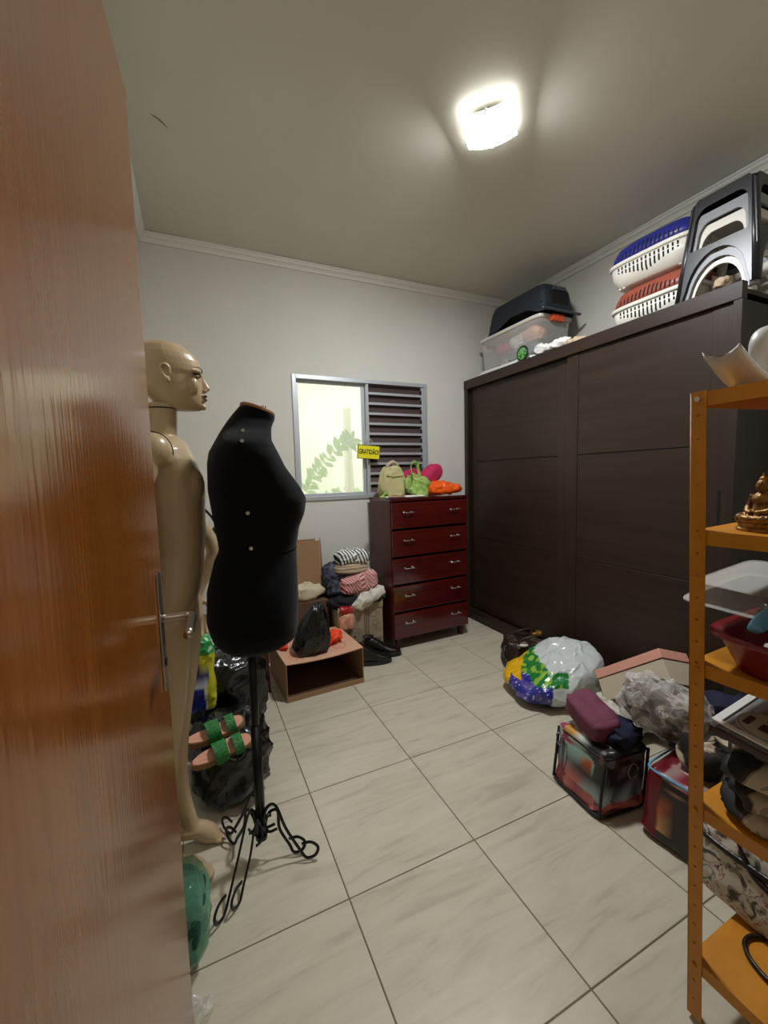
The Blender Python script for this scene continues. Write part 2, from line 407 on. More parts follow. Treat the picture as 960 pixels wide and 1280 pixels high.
# ------------------------------------------------------------ room shell
XL, XR, YB, YF, H = -0.115, 2.942, 2.03, -1.02, 2.949
TX, TY = 0.49, 0.4986
YH = -2.6                                             # far end of the hall behind the camera
fl = struct(boxo('floor', 'grout', (XL - 0.1, XR + 0.1, YH, YB + 0.1, -0.06, -0.003)))
tile_me = None
i0 = math.floor(XL / TX); i1 = math.ceil(XR / TX); j0 = math.floor(YH / TY); j1 = math.ceil(YB / TY)
for i in range(i0, i1):
    for j in range(j0, j1):
        x0, x1 = max(i * TX + 0.002, XL), min((i + 1) * TX - 0.002, XR); y0, y1 = max(j * TY + 0.002, YH), min((j + 1) * TY - 0.002, YB)
        if x1 - x0 < 0.01 or y1 - y0 < 0.01: continue
        full = abs(x1 - x0 - TX + 0.004) < 1e-4 and abs(y1 - y0 - TY + 0.004) < 1e-4
        if full and tile_me:
            o = bpy.data.objects.new('tile', tile_me); COL.objects.link(o); o.parent = fl
        else:
            hx_, hy_ = (x1 - x0) / 2, (y1 - y0) / 2
            o = obj('tile', box(BM(), -hx_, hx_, -hy_, hy_, -0.008, 0, 0.0012), 'tile', fl)
            if full: tile_me = o.data
        o.location = ((x0 + x1) / 2, (y0 + y1) / 2, 0)
# walls
WX0, WX1, WZ0, WZ1 = 0.835, 2.012, 1.168, 2.135
bm = BM(); t = 0.14
for d in ((XL - t, WX0, YB, YB + t, 0, H), (WX1, XR + t, YB, YB + t, 0, H), (WX0, WX1, YB, YB + t, 0, WZ0), (WX0, WX1, YB, YB + t, WZ1, H)): box(bm, *d)
struct(obj('wall_back', bm, 'wall'))
struct(boxo('wall_left', 'wall', (XL - t, XL, YH, YB, 0, H)))
struct(boxo('wall_right', 'wall', (XR, XR + t, YF, YB, 0, H)))
bm = BM()
box(bm, 0.86, XR + t, YF - 0.15, YF, 0, H); box(bm, XL, 0.86, YF - 0.15, YF, 2.13, H)
struct(obj('wall_front', bm, 'wall'))
bm = BM(); box(bm, 1.3, 1.3 + t, YH, YF - 0.15, 0, H); struct(obj('wall_hall_right', bm, 'wall'))
bm = BM(); box(bm, XL - t, 1.3 + t, YH - t, YH, 0, H); struct(obj('wall_hall_end', bm, 'wall'))
# ceiling: gently uneven plaster
bm = BM(); nx, ny = 60, 90
g = [[bm.verts.new((XL - 0.1 + (XR - XL + 0.2) * i / nx, YH - 0.1 + (YB - YH + 0.2) * j / ny,
      H + 0.006 * noise.noise(Vector((i * 0.12, j * 0.12, 3))) )) for j in range(ny + 1)] for i in range(nx + 1)]
for i in range(nx):
    for j in range(ny): bm.faces.new((g[i][j], g[i][j + 1], g[i + 1][j + 1], g[i + 1][j]))
ce = obj('ceiling', bm, 'ceil', smooth=True); struct(ce)
cr = BM(); tube(cr, [(0.041, 1.015, H - 0.001), (0.062, 1.026, H - 0.001), (0.085, 1.045, H - 0.001), (0.104, 1.068, H - 0.001)], lambda t: 0.0008 + 0.0012 * math.sin(t * PI), 6, smooth=4)
obj('hairline_crack', cr, 'ink_grey', ce)
# cornices: stepped moulding swept along each wall
prof = [(0, 0), (0.045, 0), (0.045, -0.010), (0.038, -0.014), (0.034, -0.026), (0.022, -0.034), (0.014, -0.046), (0.012, -0.056), (0, -0.058)]
def cornice(name, p0, p1, nrm):
    bm = BM(); n = Vector((nrm[0], nrm[1], 0))
    rings = []
    for p, e in ((Vector(p0), -1), (Vector(p1), 1)):
        rings.append([p + n * a + Vector((0, 0, z)) for a, z in prof])
    loft(bm, rings); bmesh.ops.recalc_face_normals(bm, faces=bm.faces); return struct(obj(name, bm, 'trim'))
cornice('trim_1', (XL, YB, H), (XR, YB, H), (0, -1))
cornice('trim_2', (XR, YB, H), (XR, YF, H), (-1, 0))
cornice('trim_3', (XL, YF, H), (XL, YB, H), (1, 0))
cornice('trim_4', (XR, YF, H), (XL, YF, H), (0, 1))
# door frame (jamb hinged side) and open door
bm = BM(); box(bm, XL, -0.022, YF - 0.15, YF + 0.01, 0, 2.13); box(bm, 0.825, 0.86, YF - 0.15, YF + 0.01, 0, 2.13); box(bm, -0.022, 0.825, YF - 0.15, YF + 0.01, 2.105, 2.13)
struct(obj('trim_5', bm, 'door'))
DW, DH = 0.822, 2.092
door = struct(obj('door_1', box(BM(), -0.035, 0, 0, DW, 0.008, DH + 0.008, 0.0025, 2), 'door'))
door.location = (-0.0145, -1.003, 0); door.rotation_euler = (0, 0, -math.atan2(0.0545, DW))
hd = obj('door_handle', BM() if False else box(BM(), 0, 0.004, DW - 0.075, DW - 0.035, 0.93, 1.17, 0.0015, 2), 'steel', door)
bm = BM(); tube(bm, [(0.004, DW - 0.055, 1.075), (0.045, DW - 0.055, 1.075), (0.056, DW - 0.060, 1.075), (0.060, DW - 0.075, 1.075), (0.060, DW - 0.17, 1.073)], 0.0085, 12, smooth=4)
obj('lever', bm, 'steel', hd, smooth=True)
bm = BM(); tube(bm, [(0.004, DW - 0.055, 0.985), (0.007, DW - 0.055, 0.985)], 0.009, 14)
obj('keyhole', bm, 'black_gap', hd)
bm = BM(); box(bm, -0.028, -0.007, DW, DW + 0.002, 0.97, 1.14); obj('lock_plate', bm, 'steel', door)

# ------------------------------------------------------------ window
win = struct(thing('window_1', '', 'window')); del win['label']; del win['category']
win.location = (0, 0, 0)
F = 0.032; XM = 1.427; YW = YB - 0.012
bm = BM()
for d in ((WX0, WX0 + F), (WX1 - F, WX1)): box(bm, d[0], d[1], YW, YW + 0.085, WZ0, WZ1, 0.002)
for d in ((WZ0, WZ0 + F), (WZ1 - F, WZ1)): box(bm, WX0 + F, WX1 - F, YW, YW + 0.085, d[0], d[1], 0.002)
obj('window_frame', bm, 'alu', win)
sash = BM(); X0, X1 = WX0 + F, XM + 0.012
for d in ((X0, X0 + 0.022), (X1 - 0.028, X1)): box(sash, d[0], d[1], YW + 0.045, YW + 0.068, WZ0 + F, WZ1 - F, 0.002)
for d in ((WZ0 + F, WZ0 + F + 0.022), (WZ1 - F - 0.022, WZ1 - F)): box(sash, X0 + 0.022, X1 - 0.028, YW + 0.045, YW + 0.068, d[0], d[1], 0.002)
so = obj('sash', sash, 'alu', win)
obj('pane', box(BM(), X0 + 0.02, X1 - 0.026, YW + 0.055, YW + 0.059, WZ0 + F + 0.02, WZ1 - F - 0.02), 'glass', so)
bm = BM(); box(bm, X1 - 0.006, X1 + 0.006, YW + 0.03, YW + 0.045, 1.60, 1.72, 0.002); obj('pull_handle', bm, 'alu', so)
SX0, SX1 = XM + 0.012, WX1 - F
bm = BM(); box(bm, SX0, SX0 + 0.022, YW + 0.008, YW + 0.04, WZ0 + F, WZ1 - F, 0.002); box(bm, SX1 - 0.022, SX1, YW + 0.008, YW + 0.04, WZ0 + F, WZ1 - F, 0.002)
sh = obj('shutter_frame', bm, 'alu', win)
obj('shutter_backing', box(BM(), SX0, SX1, YW + 0.046, YW + 0.052, WZ0 + F, WZ1 - F), 'slat', win)
n_s = 11; pit = (WZ1 - WZ0 - 2 * F) / n_s; sl_me = None
for k in range(n_s):
    z = WZ0 + F + k * pit
    if sl_me is None:
        bm = BM(); x0, x1 = SX0 + 0.022, SX1 - 0.022
        pr_ = [(0.012, 0.012), (0.036, pit * 0.70), (0.040, pit * 0.70), (0.016, 0.010)]
        loft(bm, [[(x0, YW + a, b) for a, b in pr_], [(x1, YW + a, b) for a, b in pr_]])
        o = obj('slat', bm, 'slat', win); sl_me = o.data
        bm = BM(); box(bm, x0, x1, YW + 0.008, YW + 0.020, -0.004, 0.017, 0.002); lp = obj('gap_strip', bm, 'alu', o); gap_me = lp.data  # pale strip: the light gap between slats put into a part's colour
        bm = BM(); box(bm, SX1 - 0.030, SX1 - 0.022, YW + 0.006, YW + 0.02, pit * 0.25, pit * 0.62); cl = obj('clip', bm, 'black_plastic', o); cl_me = cl.data
    else:
        o = bpy.data.objects.new('slat', sl_me); COL.objects.link(o); o.parent = win
        for nm, me_ in (('gap_strip', gap_me), ('clip', cl_me)):
            q = bpy.data.objects.new(nm, me_); COL.objects.link(q); q.parent = o
    o.location.z = z
# outdoors beyond the window
tag(boxo('garden_wall', 'out_wall', (-0.8, 4.2, 3.7, 3.82, -0.1, 3.4)), 'pale garden wall seen through the open window pane', 'wall')
tag(boxo('outdoor_ground', 'out_post', (-2, 5, 2.18, 6, -0.12, -0.02)), 'pale paved ground outside behind the bedroom window', 'ground')
po = obj('post', BM() if False else tube(BM(), [(1.60, 2.95, 0), (1.60, 2.95, 2.05)], 0.045, 12), 'out_post', smooth=True)
tag(po, 'pale upright garden post seen at the right of the window pane', 'post')
vine = thing('leafy_branch', 'light green leafy branch arching up across the window pane', 'plant', (1.06, 2.62, 1.2))
bm = BM(); path = [(0, 0, 0), (0.06, 0, 0.14), (0.18, 0, 0.29), (0.34, 0, 0.44), (0.46, 0, 0.50)]; tube(bm, path, 0.004, 6, smooth=4); obj('stem', bm, 'leaf', vine)
lf = BM(); pts = [(0, 0), (0.02, 0.016), (0.05, 0.024), (0.085, 0.014), (0.11, 0)]
ups = [lf.verts.new((x, y, 0.006 * math.sin(x * 30))) for x, y in pts]; dn = [lf.verts.new((x, -y, 0.006 * math.sin(x * 30))) for x, y in pts[1:-1]]
loop_ = ups + list(reversed(dn)); 
mid = lf.verts.new((0.05, 0, -0.006))
for a, b in zip(loop_, loop_[1:] + loop_[:1]): lf.faces.new((a, b, mid))
lme = bpy.data.meshes.new('leaf'); lf.to_mesh(lme); lf.free(); lme.materials.append(M['leaf'])
P = catmull(path, 5)
for k in range(1, len(P)):
    for s in (-1, 1):
        for rep in range(1 if k < 14 else 2):
            o = bpy.data.objects.new('leaf', lme); COL.objects.link(o); o.parent = vine
            o.location = P[k]; sc = random.uniform(0.7, 1.2); o.scale = (sc, sc, sc)
            o.rotation_euler = (PI / 2 + random.uniform(-.5, .5), random.uniform(-.3, .3), 0) ; o.rotation_euler.rotate_axis('Z', s * random.uniform(0.7, 1.5) + 0.7)
bush = thing('garden_bush', 'yellow-green bush at the bottom of the window pane outdoors', 'plant', (1.75, 3.25, 0))
for k in range(110):
    o = bpy.data.objects.new('leaf', lme); COL.objects.link(o); o.parent = bush
    a = random.uniform(0, 2 * PI); r_ = random.uniform(0, 0.55) ; zz = random.uniform(0.7, 1.25)
    o.location = (r_ * math.cos(a), 0.25 * math.sin(a) * r_, zz); o.rotation_euler = (random.uniform(0, PI), random.uniform(0, PI), a); o.scale = (1.5, 1.5, 1.5)
bm = BM(); tube(bm, [(0, 0, -0.02), (0.02, 0, 0.7), (0, 0, 1.5)], 0.015, 6); obj('stem', bm, 'out_post', bush)
pot = BM(); loft(pot, [rring(0, 0, 0, .07, .07), rring(0, 0, .15, .1, .1), rring(0, 0, .17, .105, .105), rring(0, 0, .175, .08, .08)]); pot_o = obj('flower_pot', pot, 'terracotta', loc=(1.1, 2.75, 1.02), smooth=False)
tag(pot_o, 'small terracotta flower pot on a ledge at lower left of the window', 'pot')
tag(boxo('outdoor_ledge', 'out_wall', (0.6, 1.35, 2.6, 2.9, -0.02, 1.02)), 'pale masonry ledge outside carrying the terracotta pot', 'ledge')
# hanging sign
sg = thing('hanging_sign', 'small yellow sign with black lettering hanging at the window middle', 'sign', (1.43, 1.982, 1.545), (0, math.radians(4), 0))
obj('sign_board', box(BM(), -0.098, 0.098, -0.004, 0.004, -0.056, 0.056, 0.002), 'black_ink', sg)
obj('sign_face', box(BM(), -0.093, 0.093, -0.0055, 0.0, -0.051, 0.051), 'yellow_sign', sg)
tx = text('lettering', 'black_ink', 'GRATIDÃO!', 0.052, 0.001, sg, 0.0014, 0.64); tx.location = (0, -0.0062, 0.0); tx.rotation_euler = (PI / 2, 0, 0); tx['label'] = 'black capital letters GRATIDÃO!'
bm = BM(); tube(bm, [(-0.06, 0, 0.056), (-0.005, 0.012, 0.125), (0.06, 0, 0.056)], 0.002, 6); obj('cord', bm, 'white_cloth', sg)
bm = BM(); tube(bm, [(-0.005, 0.034, 0.13), (-0.005, 0.004, 0.127), (-0.005, 0.0, 0.135)], 0.003, 6); obj('hook', bm, 'alu', sg)

# ------------------------------------------------------------ ceiling lamp
lp = thing('ceiling_lamp', 'square glowing glass ceiling lamp with bent wire clips', 'lamp', (1.425, 0.45, 2.893), (math.radians(3), 0, math.radians(-47)))
bm = BM(); n = 10; a = 0.112
gr = [[bm.verts.new((-a + 2 * a * i / n, -a + 2 * a * j / n, 0.022 * ((2 * i / n - 1) ** 2) + 0.0)) for j in range(n + 1)] for i in range(n + 1)]
for i in range(n):
    for j in range(n): bm.faces.new((gr[i][j], gr[i + 1][j], gr[i + 1][j + 1], gr[i][j + 1]))
bmesh.ops.recalc_face_normals(bm, faces=bm.faces); bmesh.ops.solidify(bm, geom=bm.faces[:], thickness=0.006); bm.normal_update()
for f_ in bm.faces:
    if f_.normal.z > -0.5: f_.material_index = 1
obj('glass_shade', bm, ['lamp', 'lamp_edge'], lp, smooth=False)
bm = BM(); box(bm, -0.085, 0.085, -0.085, 0.085, 0.028, 0.032, 0.001); box(bm, -0.05, 0.05, -0.05, 0.05, 0.032, 0.052); obj('baffle_plate', bm, 'white_plastic', lp)  # plate added behind the glass so the light goes mostly downward
for k, (x, y) in enumerate(((a + .003, 0), (-a - .003, 0), (0, a + .003), (0, -a - .003))):
    bm = BM(); q = Vector((x, y, 0)) ; zz = 0.022 if k < 2 else 0.0
    tube(bm, [q * 0.9 + Vector((0, 0, zz - 0.006)), q + Vector((0, 0, zz - .006)), q + Vector((0, 0, zz + 0.02)), q * 0.35 + Vector((0, 0, 0.05))], 0.003, 6); obj('clip', bm, 'chrome', lp)

hl = thing('hall_fill_lamp', 'unseen round lamp added on the hall ceiling as soft fill', 'lamp', (0.55, -1.95, H - 0.05))  # unseen lamp, added as soft fill to brighten the ceiling
bm = BM(); loft(bm, [rring(0, 0, -0.03, .10, .10), rring(0, 0, 0.0, .14, .14), rring(0, 0, 0.045, .14, .14)]); obj('shade', bm, 'hall_fill', hl)

# ------------------------------------------------------------ wardrobe
wd = thing('wardrobe', 'large dark wenge wardrobe with two sliding doors along the right wall', 'wardrobe', (2.41, 0.0, 0))
Y0, Y1, ZT = -0.090, 2.02, 2.183; DX = 0.515
boxo('crown', 'wenge', (-0.012, 0.03, Y0, Y1, 2.105, ZT), wd, 0.002)
boxo('top_panel', 'wenge_dark', (0.03, DX, Y0 + 0.02, Y1, 2.145, 2.165), wd)
boxo('side_panel', 'wenge_dark', (0.0, DX, Y0 + 0.002, Y0 + 0.03, 0, 2.105), wd)
boxo('side_panel', 'wenge_dark', (0.0, DX, Y1 - 0.03, Y1, 0, 2.105), wd)
boxo('edge_strip', 'wenge_v', (-0.008, 0.0, Y0, Y0 + 0.035, 0.1, 2.105), wd, 0.001)
boxo('edge_strip', 'wenge_v', (-0.008, 0.0, Y1 - 0.045, Y1, 0.1, 2.105), wd, 0.001)
boxo('plinth', 'wenge', (-0.012, 0.02, Y0, Y1, 0, 0.10), wd, 0.002)
boxo('back_panel', 'wenge_dark', (DX - 0.012, DX, Y0 + 0.03, Y1 - 0.03, 0.1, 2.145), wd)
def sliding(y0, y1, x, lab):
    d = boxo('sliding_door', 'black_gap', (x + 0.006, x + 0.018, y0, y1, 0.102, 2.103), wd)
    w = 0.088
    boxo('door_stile', 'wenge_v', (x - 0.004, x + 0.012, y0, y0 + w, 0.102, 2.103), d, 0.0015)
    boxo('door_stile', 'wenge_v', (x - 0.004, x + 0.012, y1 - w, y1, 0.102, 2.103), d, 0.0015)
    for z0, z1 in ((0.102, 0.766), (0.770, 1.453), (1.457, 2.103)):
        boxo('door_panel', 'wenge', (x, x + 0.01, y0 + w, y1 - w, z0, z1), d, 0.0015)
    return d
sliding(0.889, 1.985, 0.034, '')
dr = sliding(-0.055, 0.885, 0.010, '')
boxo('pull_shade', 'black_gap', (0.0045, 0.0075, -0.030, -0.018, 1.06, 1.24), dr)  # raised black strip in place of the shade in a recessed pull

# ------------------------------------------------------------ chest of drawers
cd = thing('chest_of_drawers', 'glossy dark red five-drawer chest under the window beside the wardrobe', 'chest', (1.79, 1.82, 0), (0, 0, math.radians(1.8)))
hw, hd_, z0, zt = 0.355, 0.18, 0.085, 1.155
bm = BM(); box(bm, -hw, -hw + 0.02, -hd_, hd_, z0, zt, 0.001); box(bm, hw - 0.02, hw, -hd_, hd_, z0, zt, 0.001)
box(bm, -hw + 0.02, hw - 0.02, hd_ - 0.01, hd_, z0, zt); box(bm, -hw + 0.02, hw - 0.02, -hd_ + 0.02, hd_ - 0.01, z0, z0 + 0.02)
obj('carcass', bm, 'mahog_v', cd)
boxo('top_board', 'mahog', (-hw - 0.006, hw + 0.006, -hd_ - 0.012, hd_ + 0.004, zt, zt + 0.022), cd, 0.004, 2)
ph = (zt - z0) / 5
for k in range(5):
    zz = z0 + k * ph
    dw = obj('drawer', box(BM(), -hw + 0.006, hw - 0.006, -hd_ - 0.022, -hd_ + 0.3, zz + 0.008, zz + ph - 0.010, 0.005, 2), 'mahog', cd)
    for sx in (-1, 1):
        cxh = sx * 0.215; zh = zz + ph * 0.60
        bm = BM(); yb_ = -hd_ - 0.022
        for s2 in (-1, 1):
            tube(bm, [(cxh + s2 * 0.032, yb_, zh), (cxh + s2 * 0.032, yb_ - 0.018, zh)], 0.005, 8)
            loft(bm, [rring(cxh + s2 * 0.032, 0, 0, .0, .0, 8)[0:8]] if False else [[(cxh + s2 * 0.032 + 0.008 * math.cos(t_), yb_ - yy, zh + 0.008 * math.sin(t_)) for t_ in [2 * PI * q / 8 for q in range(8)]] for yy in (0.0, 0.004)])
        tube(bm, [(cxh - 0.043, yb_ - 0.019, zh), (cxh - 0.032, yb_ - 0.02, zh), (cxh, yb_ - 0.023, zh), (cxh + 0.032, yb_ - 0.02, zh), (cxh + 0.043, yb_ - 0.019, zh)], lambda t: 0.0052 - 0.0022 * math.sin(t * PI), 8, smooth=3)
        obj('handle', bm, 'chrome', dw, smooth=True)
for sx in (-1, 1):
    for sy in (-1, 1):
        bm = BM(); loft(bm, [rring(sx * (hw - 0.05), sy * (hd_ - 0.03), 0, .018, .018, 16, .6), rring(sx * (hw - 0.05), sy * (hd_ - 0.03), 0.05, .026, .026, 16, .6), rring(sx * (hw - 0.05), sy * (hd_ - 0.03), z0, .026, .026, 16, .6)]); obj('foot', bm, 'mahog_v', cd)

# ---- things on the chest
CT = 1.1775
def bagshape(p):                                    # sack narrower at the top
    k = 1 - 0.35 * max(0, p.z) / 0.13
    return (p.x * k, p.y * k, p.z)
rk = blob('rucksack', 'olive_bag', (0.112, 0.06, 0.118), (1.545, 1.80, CT + 0.004), (0, 0, 0.1), 0.42, 0.5, 0.016, 11, 3, 'fold', shape=bagshape)
tag(rk, 'khaki canvas rucksack standing at left on the dark red chest', 'bag')
bm = BM(); tube(bm, [(-0.04, -0.01, 0.225), (-0.045, -0.02, 0.25), (0, -0.02, 0.275), (0.04, -0.02, 0.25), (0.035, -0.01, 0.225)], 0.014, 8, smooth=4); o = obj('top_flap', bm, 'beige_cloth', rk, smooth=True)
bm = BM(); tube(bm, [(-0.075, -0.055, 0.17), (-0.02, -0.064, 0.165), (0.04, -0.060, 0.165), (0.07, -0.05, 0.17)], 0.004, 6, smooth=4); obj('seam', bm, 'olive_bag', rk)
bm = BM(); tube(bm, [(-0.09, -0.05, 0.04), (-0.13, -0.07, 0.012), (-0.15, -0.08, 0.008), (-0.12, -0.10, 0.008)], 0.011, 8, 0.6, smooth=5); obj('strap', bm, 'lime_cloth', rk, smooth=True)
tt = blob('tote_bag', 'lime_cloth', (0.115, 0.030, 0.075), (1.715, 1.74, CT + 0.012), (0, math.radians(26), -0.1), 0.45, 0.45, 0.022, 12, 9, 'fold')
tag(tt, 'lime green printed tote slumped between rucksack and magenta cushions', 'bag')
for dx in (0, 0.03):
    bm = BM(); tube(bm, [(-0.09, -0.02 - dx, 0.11), (-0.13, -0.01, 0.20), (-0.115 + dx, 0, 0.245), (-0.06, 0, 0.20), (0.0, -0.02, 0.12)], 0.011, 8, 0.3, smooth=5); obj('handle', bm, 'lime_cloth', tt, smooth=True)
tag(blob('cushion', 'magenta', (0.130, 0.06, 0.070), (1.935, 1.825, CT + 0.105), (0.1, math.radians(-32), 0.25), 0.75, 0.8, 0.008, 6, 2, 'fold', nu=48, nv=28, flat=False), 'magenta cushion leaning forward on the chest, nearest the room', 'cushion', None)
tag(blob('cushion', 'magenta', (0.115, 0.045, 0.065), (1.80, 1.925, CT + 0.095), (0, math.radians(-15), 0.1), 0.8, 0.8, 0.008, 6, 5, 'fold', nu=48, nv=28, flat=False), 'magenta cushion half hidden against the window slats behind another', 'cushion', None)
tag(blob('orange_bag', 'orange_film', (0.165, 0.075, 0.052), (1.985, 1.735, CT + 0.004), (0, 0, 0.05), 0.85, 0.8, 0.016, 10, 4, 'crumple', shape=lambda p: (p.x, p.y, p.z * (1.15 - 3.0 * max(p.x, 0)) + 0.0)), 'crumpled orange plastic bag at right end of the chest', 'bag')
pp = blob('papers', 'paper', (0.17, 0.05, 0.006), (1.60, 1.70, CT + 0.002), (0, 0, 0.04), 0.3, 0.3, 0.004, 12, 6, 'fold', nu=48, nv=10); tag(pp, 'flat white and pink papers lying under the bags on the chest', 'papers')
o = boxo('pink_sheet', 'pink_lid', (-0.16, -0.02, -0.062, -0.03, 0.012, 0.015), pp)

# ------------------------------------------------------------ mannequin (standing against the left wall, facing +x)
YM = 0.36
man = thing('mannequin', 'bald tan female shop mannequin standing behind the open door', 'mannequin', (0.03, YM, 0))
body = BM()
def mring(z, xb, xf, w, yc=YM, e=0.9, n=32): return rring((xb + xf) / 2, yc, z, (xf - xb) / 2, w, n, e)
T = [(1.492, -0.030, 0.078, 0.070), (1.478, -0.048, 0.100, 0.112), (1.450, -0.060, 0.112, 0.150), (1.415, -0.062, 0.128, 0.158), (1.36, -0.060, 0.143, 0.150), (1.315, -0.055, 0.150, 0.142),
     (1.26, -0.048, 0.146, 0.132), (1.18, -0.040, 0.144, 0.118), (1.12, -0.040, 0.136, 0.116), (1.05, -0.052, 0.130, 0.132), (0.98, -0.062, 0.112, 0.155), (0.93, -0.062, 0.088, 0.16), (0.90, -0.058, 0.070, 0.155)]
T.sort()
loft(body, [mring(*t_) for t_ in T])
loft(body, [rring(0.022 + 0.015 * k, YM, 1.44 + 0.16 * k, 0.050 - 0.004 * k, 0.048 - 0.004 * k, 24) for k in [j / 5 for j in range(6)]])
for s in (-1, 1):                                     # breasts
    bmesh.ops.create_uvsphere(body, u_segments=20, v_segments=14, radius=1, matrix=Matrix.Translation((0.098, YM + s * 0.068, 1.335)) @ Matrix.Diagonal((0.050, 0.055, 0.070, 1)))
    bmesh.ops.create_uvsphere(body, u_segments=20, v_segments=14, radius=1, matrix=Matrix.Translation((0.012, YM + s * 0.155, 1.437)) @ Matrix.Diagonal((0.052, 0.050, 0.055, 1)))
def limb(bm, pts, n=20):                              # pts = (x, y, z, r, rx factor)
    P = catmull([p[:3] for p in pts], 5); Rr = catmull([(p[3], p[4] if len(p) > 4 else 1, 0) for p in pts], 5)
    rings = []; 
    for i, p in enumerate(P):
        d = (P[min(i + 1, len(P) - 1)] - P[max(i - 1, 0)]).normalized()
        a_ = Vector((1, 0, 0)) - d * d.x
        if a_.length < 0.3: a_ = Vector((0, 0, 1)) - d * d.z
        a_.normalize(); b_ = d.cross(a_); r_ = Rr[i].x; k_ = Rr[i].y
        rings.append([p + a_ * r_ * k_ * math.cos(2 * PI * q / n) + b_ * r_ * math.sin(2 * PI * q / n) for q in range(n)])
    loft(bm, rings)
# legs: near one (y 0.29) slightly behind, far one (y 0.43) slightly ahead
limb(body, [(0.005, 0.285, 0.95, 0.078), (0.004, 0.285, 0.82, 0.076), (-0.002, 0.288, 0.68, 0.064), (-0.012, 0.29, 0.55, 0.050), (-0.022, 0.29, 0.47, 0.044), (-0.036, 0.29, 0.38, 0.047), (-0.036, 0.29, 0.30, 0.042), (-0.028, 0.29, 0.20, 0.032), (-0.018, 0.29, 0.11, 0.027), (-0.010, 0.29, 0.075, 0.029)])
limb(body, [(0.030, 0.43, 0.95, 0.078), (0.036, 0.43, 0.82, 0.074), (0.030, 0.43, 0.70, 0.064), (0.018, 0.43, 0.57, 0.050), (0.008, 0.43, 0.48, 0.045), (-0.006, 0.43, 0.40, 0.048), (-0.008, 0.43, 0.31, 0.043), (0.006, 0.43, 0.20, 0.034), (0.026, 0.43, 0.12, 0.028), (0.034, 0.43, 0.08, 0.030)])
def foot(bm, x, y):
    limb(bm, [(x - 0.042, y, 0.085, 0.020), (x - 0.020, y, 0.078, 0.031), (x + 0.030, y, 0.066, 0.032), (x + 0.065, y, 0.040, 0.034), (x + 0.088, y, 0.024, 0.033, .7), (x + 0.102, y, 0.018, 0.026, .6)])
    for k in range(5):
        limb(bm, [(x + 0.085, y - 0.026 + 0.0125 * k, 0.018, 0.009), (x + 0.112 + 0.006 * math.cos((k - 1.5)), y - 0.028 + 0.0135 * k, 0.010, 0.008), (x + 0.118 + 0.005 * math.cos((k - 1.5)), y - 0.028 + 0.0135 * k, 0.008, 0.005)], 8)
foot(body, -0.022, 0.29); foot(body, 0.022, 0.43)
# arms: near one hangs back beside the door, far one bent with the hand on the thigh
limb(body, [(0.004, 0.205, 1.44, 0.046), (-0.024, 0.180, 1.36, 0.040), (-0.056, 0.165, 1.22, 0.034), (-0.066, 0.160, 1.12, 0.030), (-0.060, 0.155, 1.02, 0.028), (-0.048, 0.155, 0.92, 0.021), (-0.044, 0.155, 0.87, 0.022)])
limb(body, [(0.010, 0.515, 1.44, 0.046), (0.030, 0.545, 1.36, 0.040), (0.085, 0.56, 1.25, 0.034), (0.148, 0.565, 1.14, 0.030), (0.170, 0.56, 1.08, 0.029), (0.150, 0.55, 1.02, 0.027), (0.115, 0.535, 0.95, 0.020), (0.105, 0.53, 0.92, 0.019)])
def hand(bm, o, d, side):
    """palm and five curled fingers; d = direction of the fingers, side = thumb side"""
    o = Vector(o); d = Vector(d).normalized(); s_ = Vector(side).normalized(); nrm = d.cross(s_)
    limb(bm, [tuple(o - d * 0.01) + (0.018,), tuple(o + d * 0.03) + (0.030, .55), tuple(o + d * 0.07) + (0.034, .5), tuple(o + d * 0.085) + (0.030, .4)], 14)
    for k, L in enumerate((0.068, 0.078, 0.073, 0.058)):
        b0 = o + d * 0.075 + s_ * (0.028 - 0.018 * k)
        pts = [b0, b0 + d * L * 0.45 + nrm * 0.006, b0 + d * L * 0.78 + nrm * 0.018, b0 + d * L * 0.98 + nrm * 0.032]
        limb(bm, [tuple(p) + (r_,) for p, r_ in zip(pts, (0.0085, 0.008, 0.0072, 0.0055))], 8)
    b0 = o + d * 0.02 + s_ * 0.022
    pts = [b0, b0 + d * 0.03 + s_ * 0.022 + nrm * 0.006, b0 + d * 0.055 + s_ * 0.030 + nrm * 0.014, b0 + d * 0.07 + s_ * 0.030 + nrm * 0.02]
    limb(bm, [tuple(p) + (r_,) for p, r_ in zip(pts, (0.011, 0.010, 0.0085, 0.006))], 8)
hand(body, (-0.044, 0.155, 0.865), (0.12, 0, -1), (1, 0, 0.1))
hand(body, (0.104, 0.530, 0.915), (-0.05, -0.12, -1), (1, 0.1, 0))
me = bpy.data.meshes.new('body'); body.to_mesh(me); body.free()
tmp = link('body', me)
bo = baked(tmp, [('REMESH', dict(mode='VOXEL', voxel_size=0.0042, use_smooth_shade=True)), ('SMOOTH', dict(factor=0.5, iterations=5))], 'body', 'skin')
bo.parent = man; bo.location = (-0.03, -YM, 0)
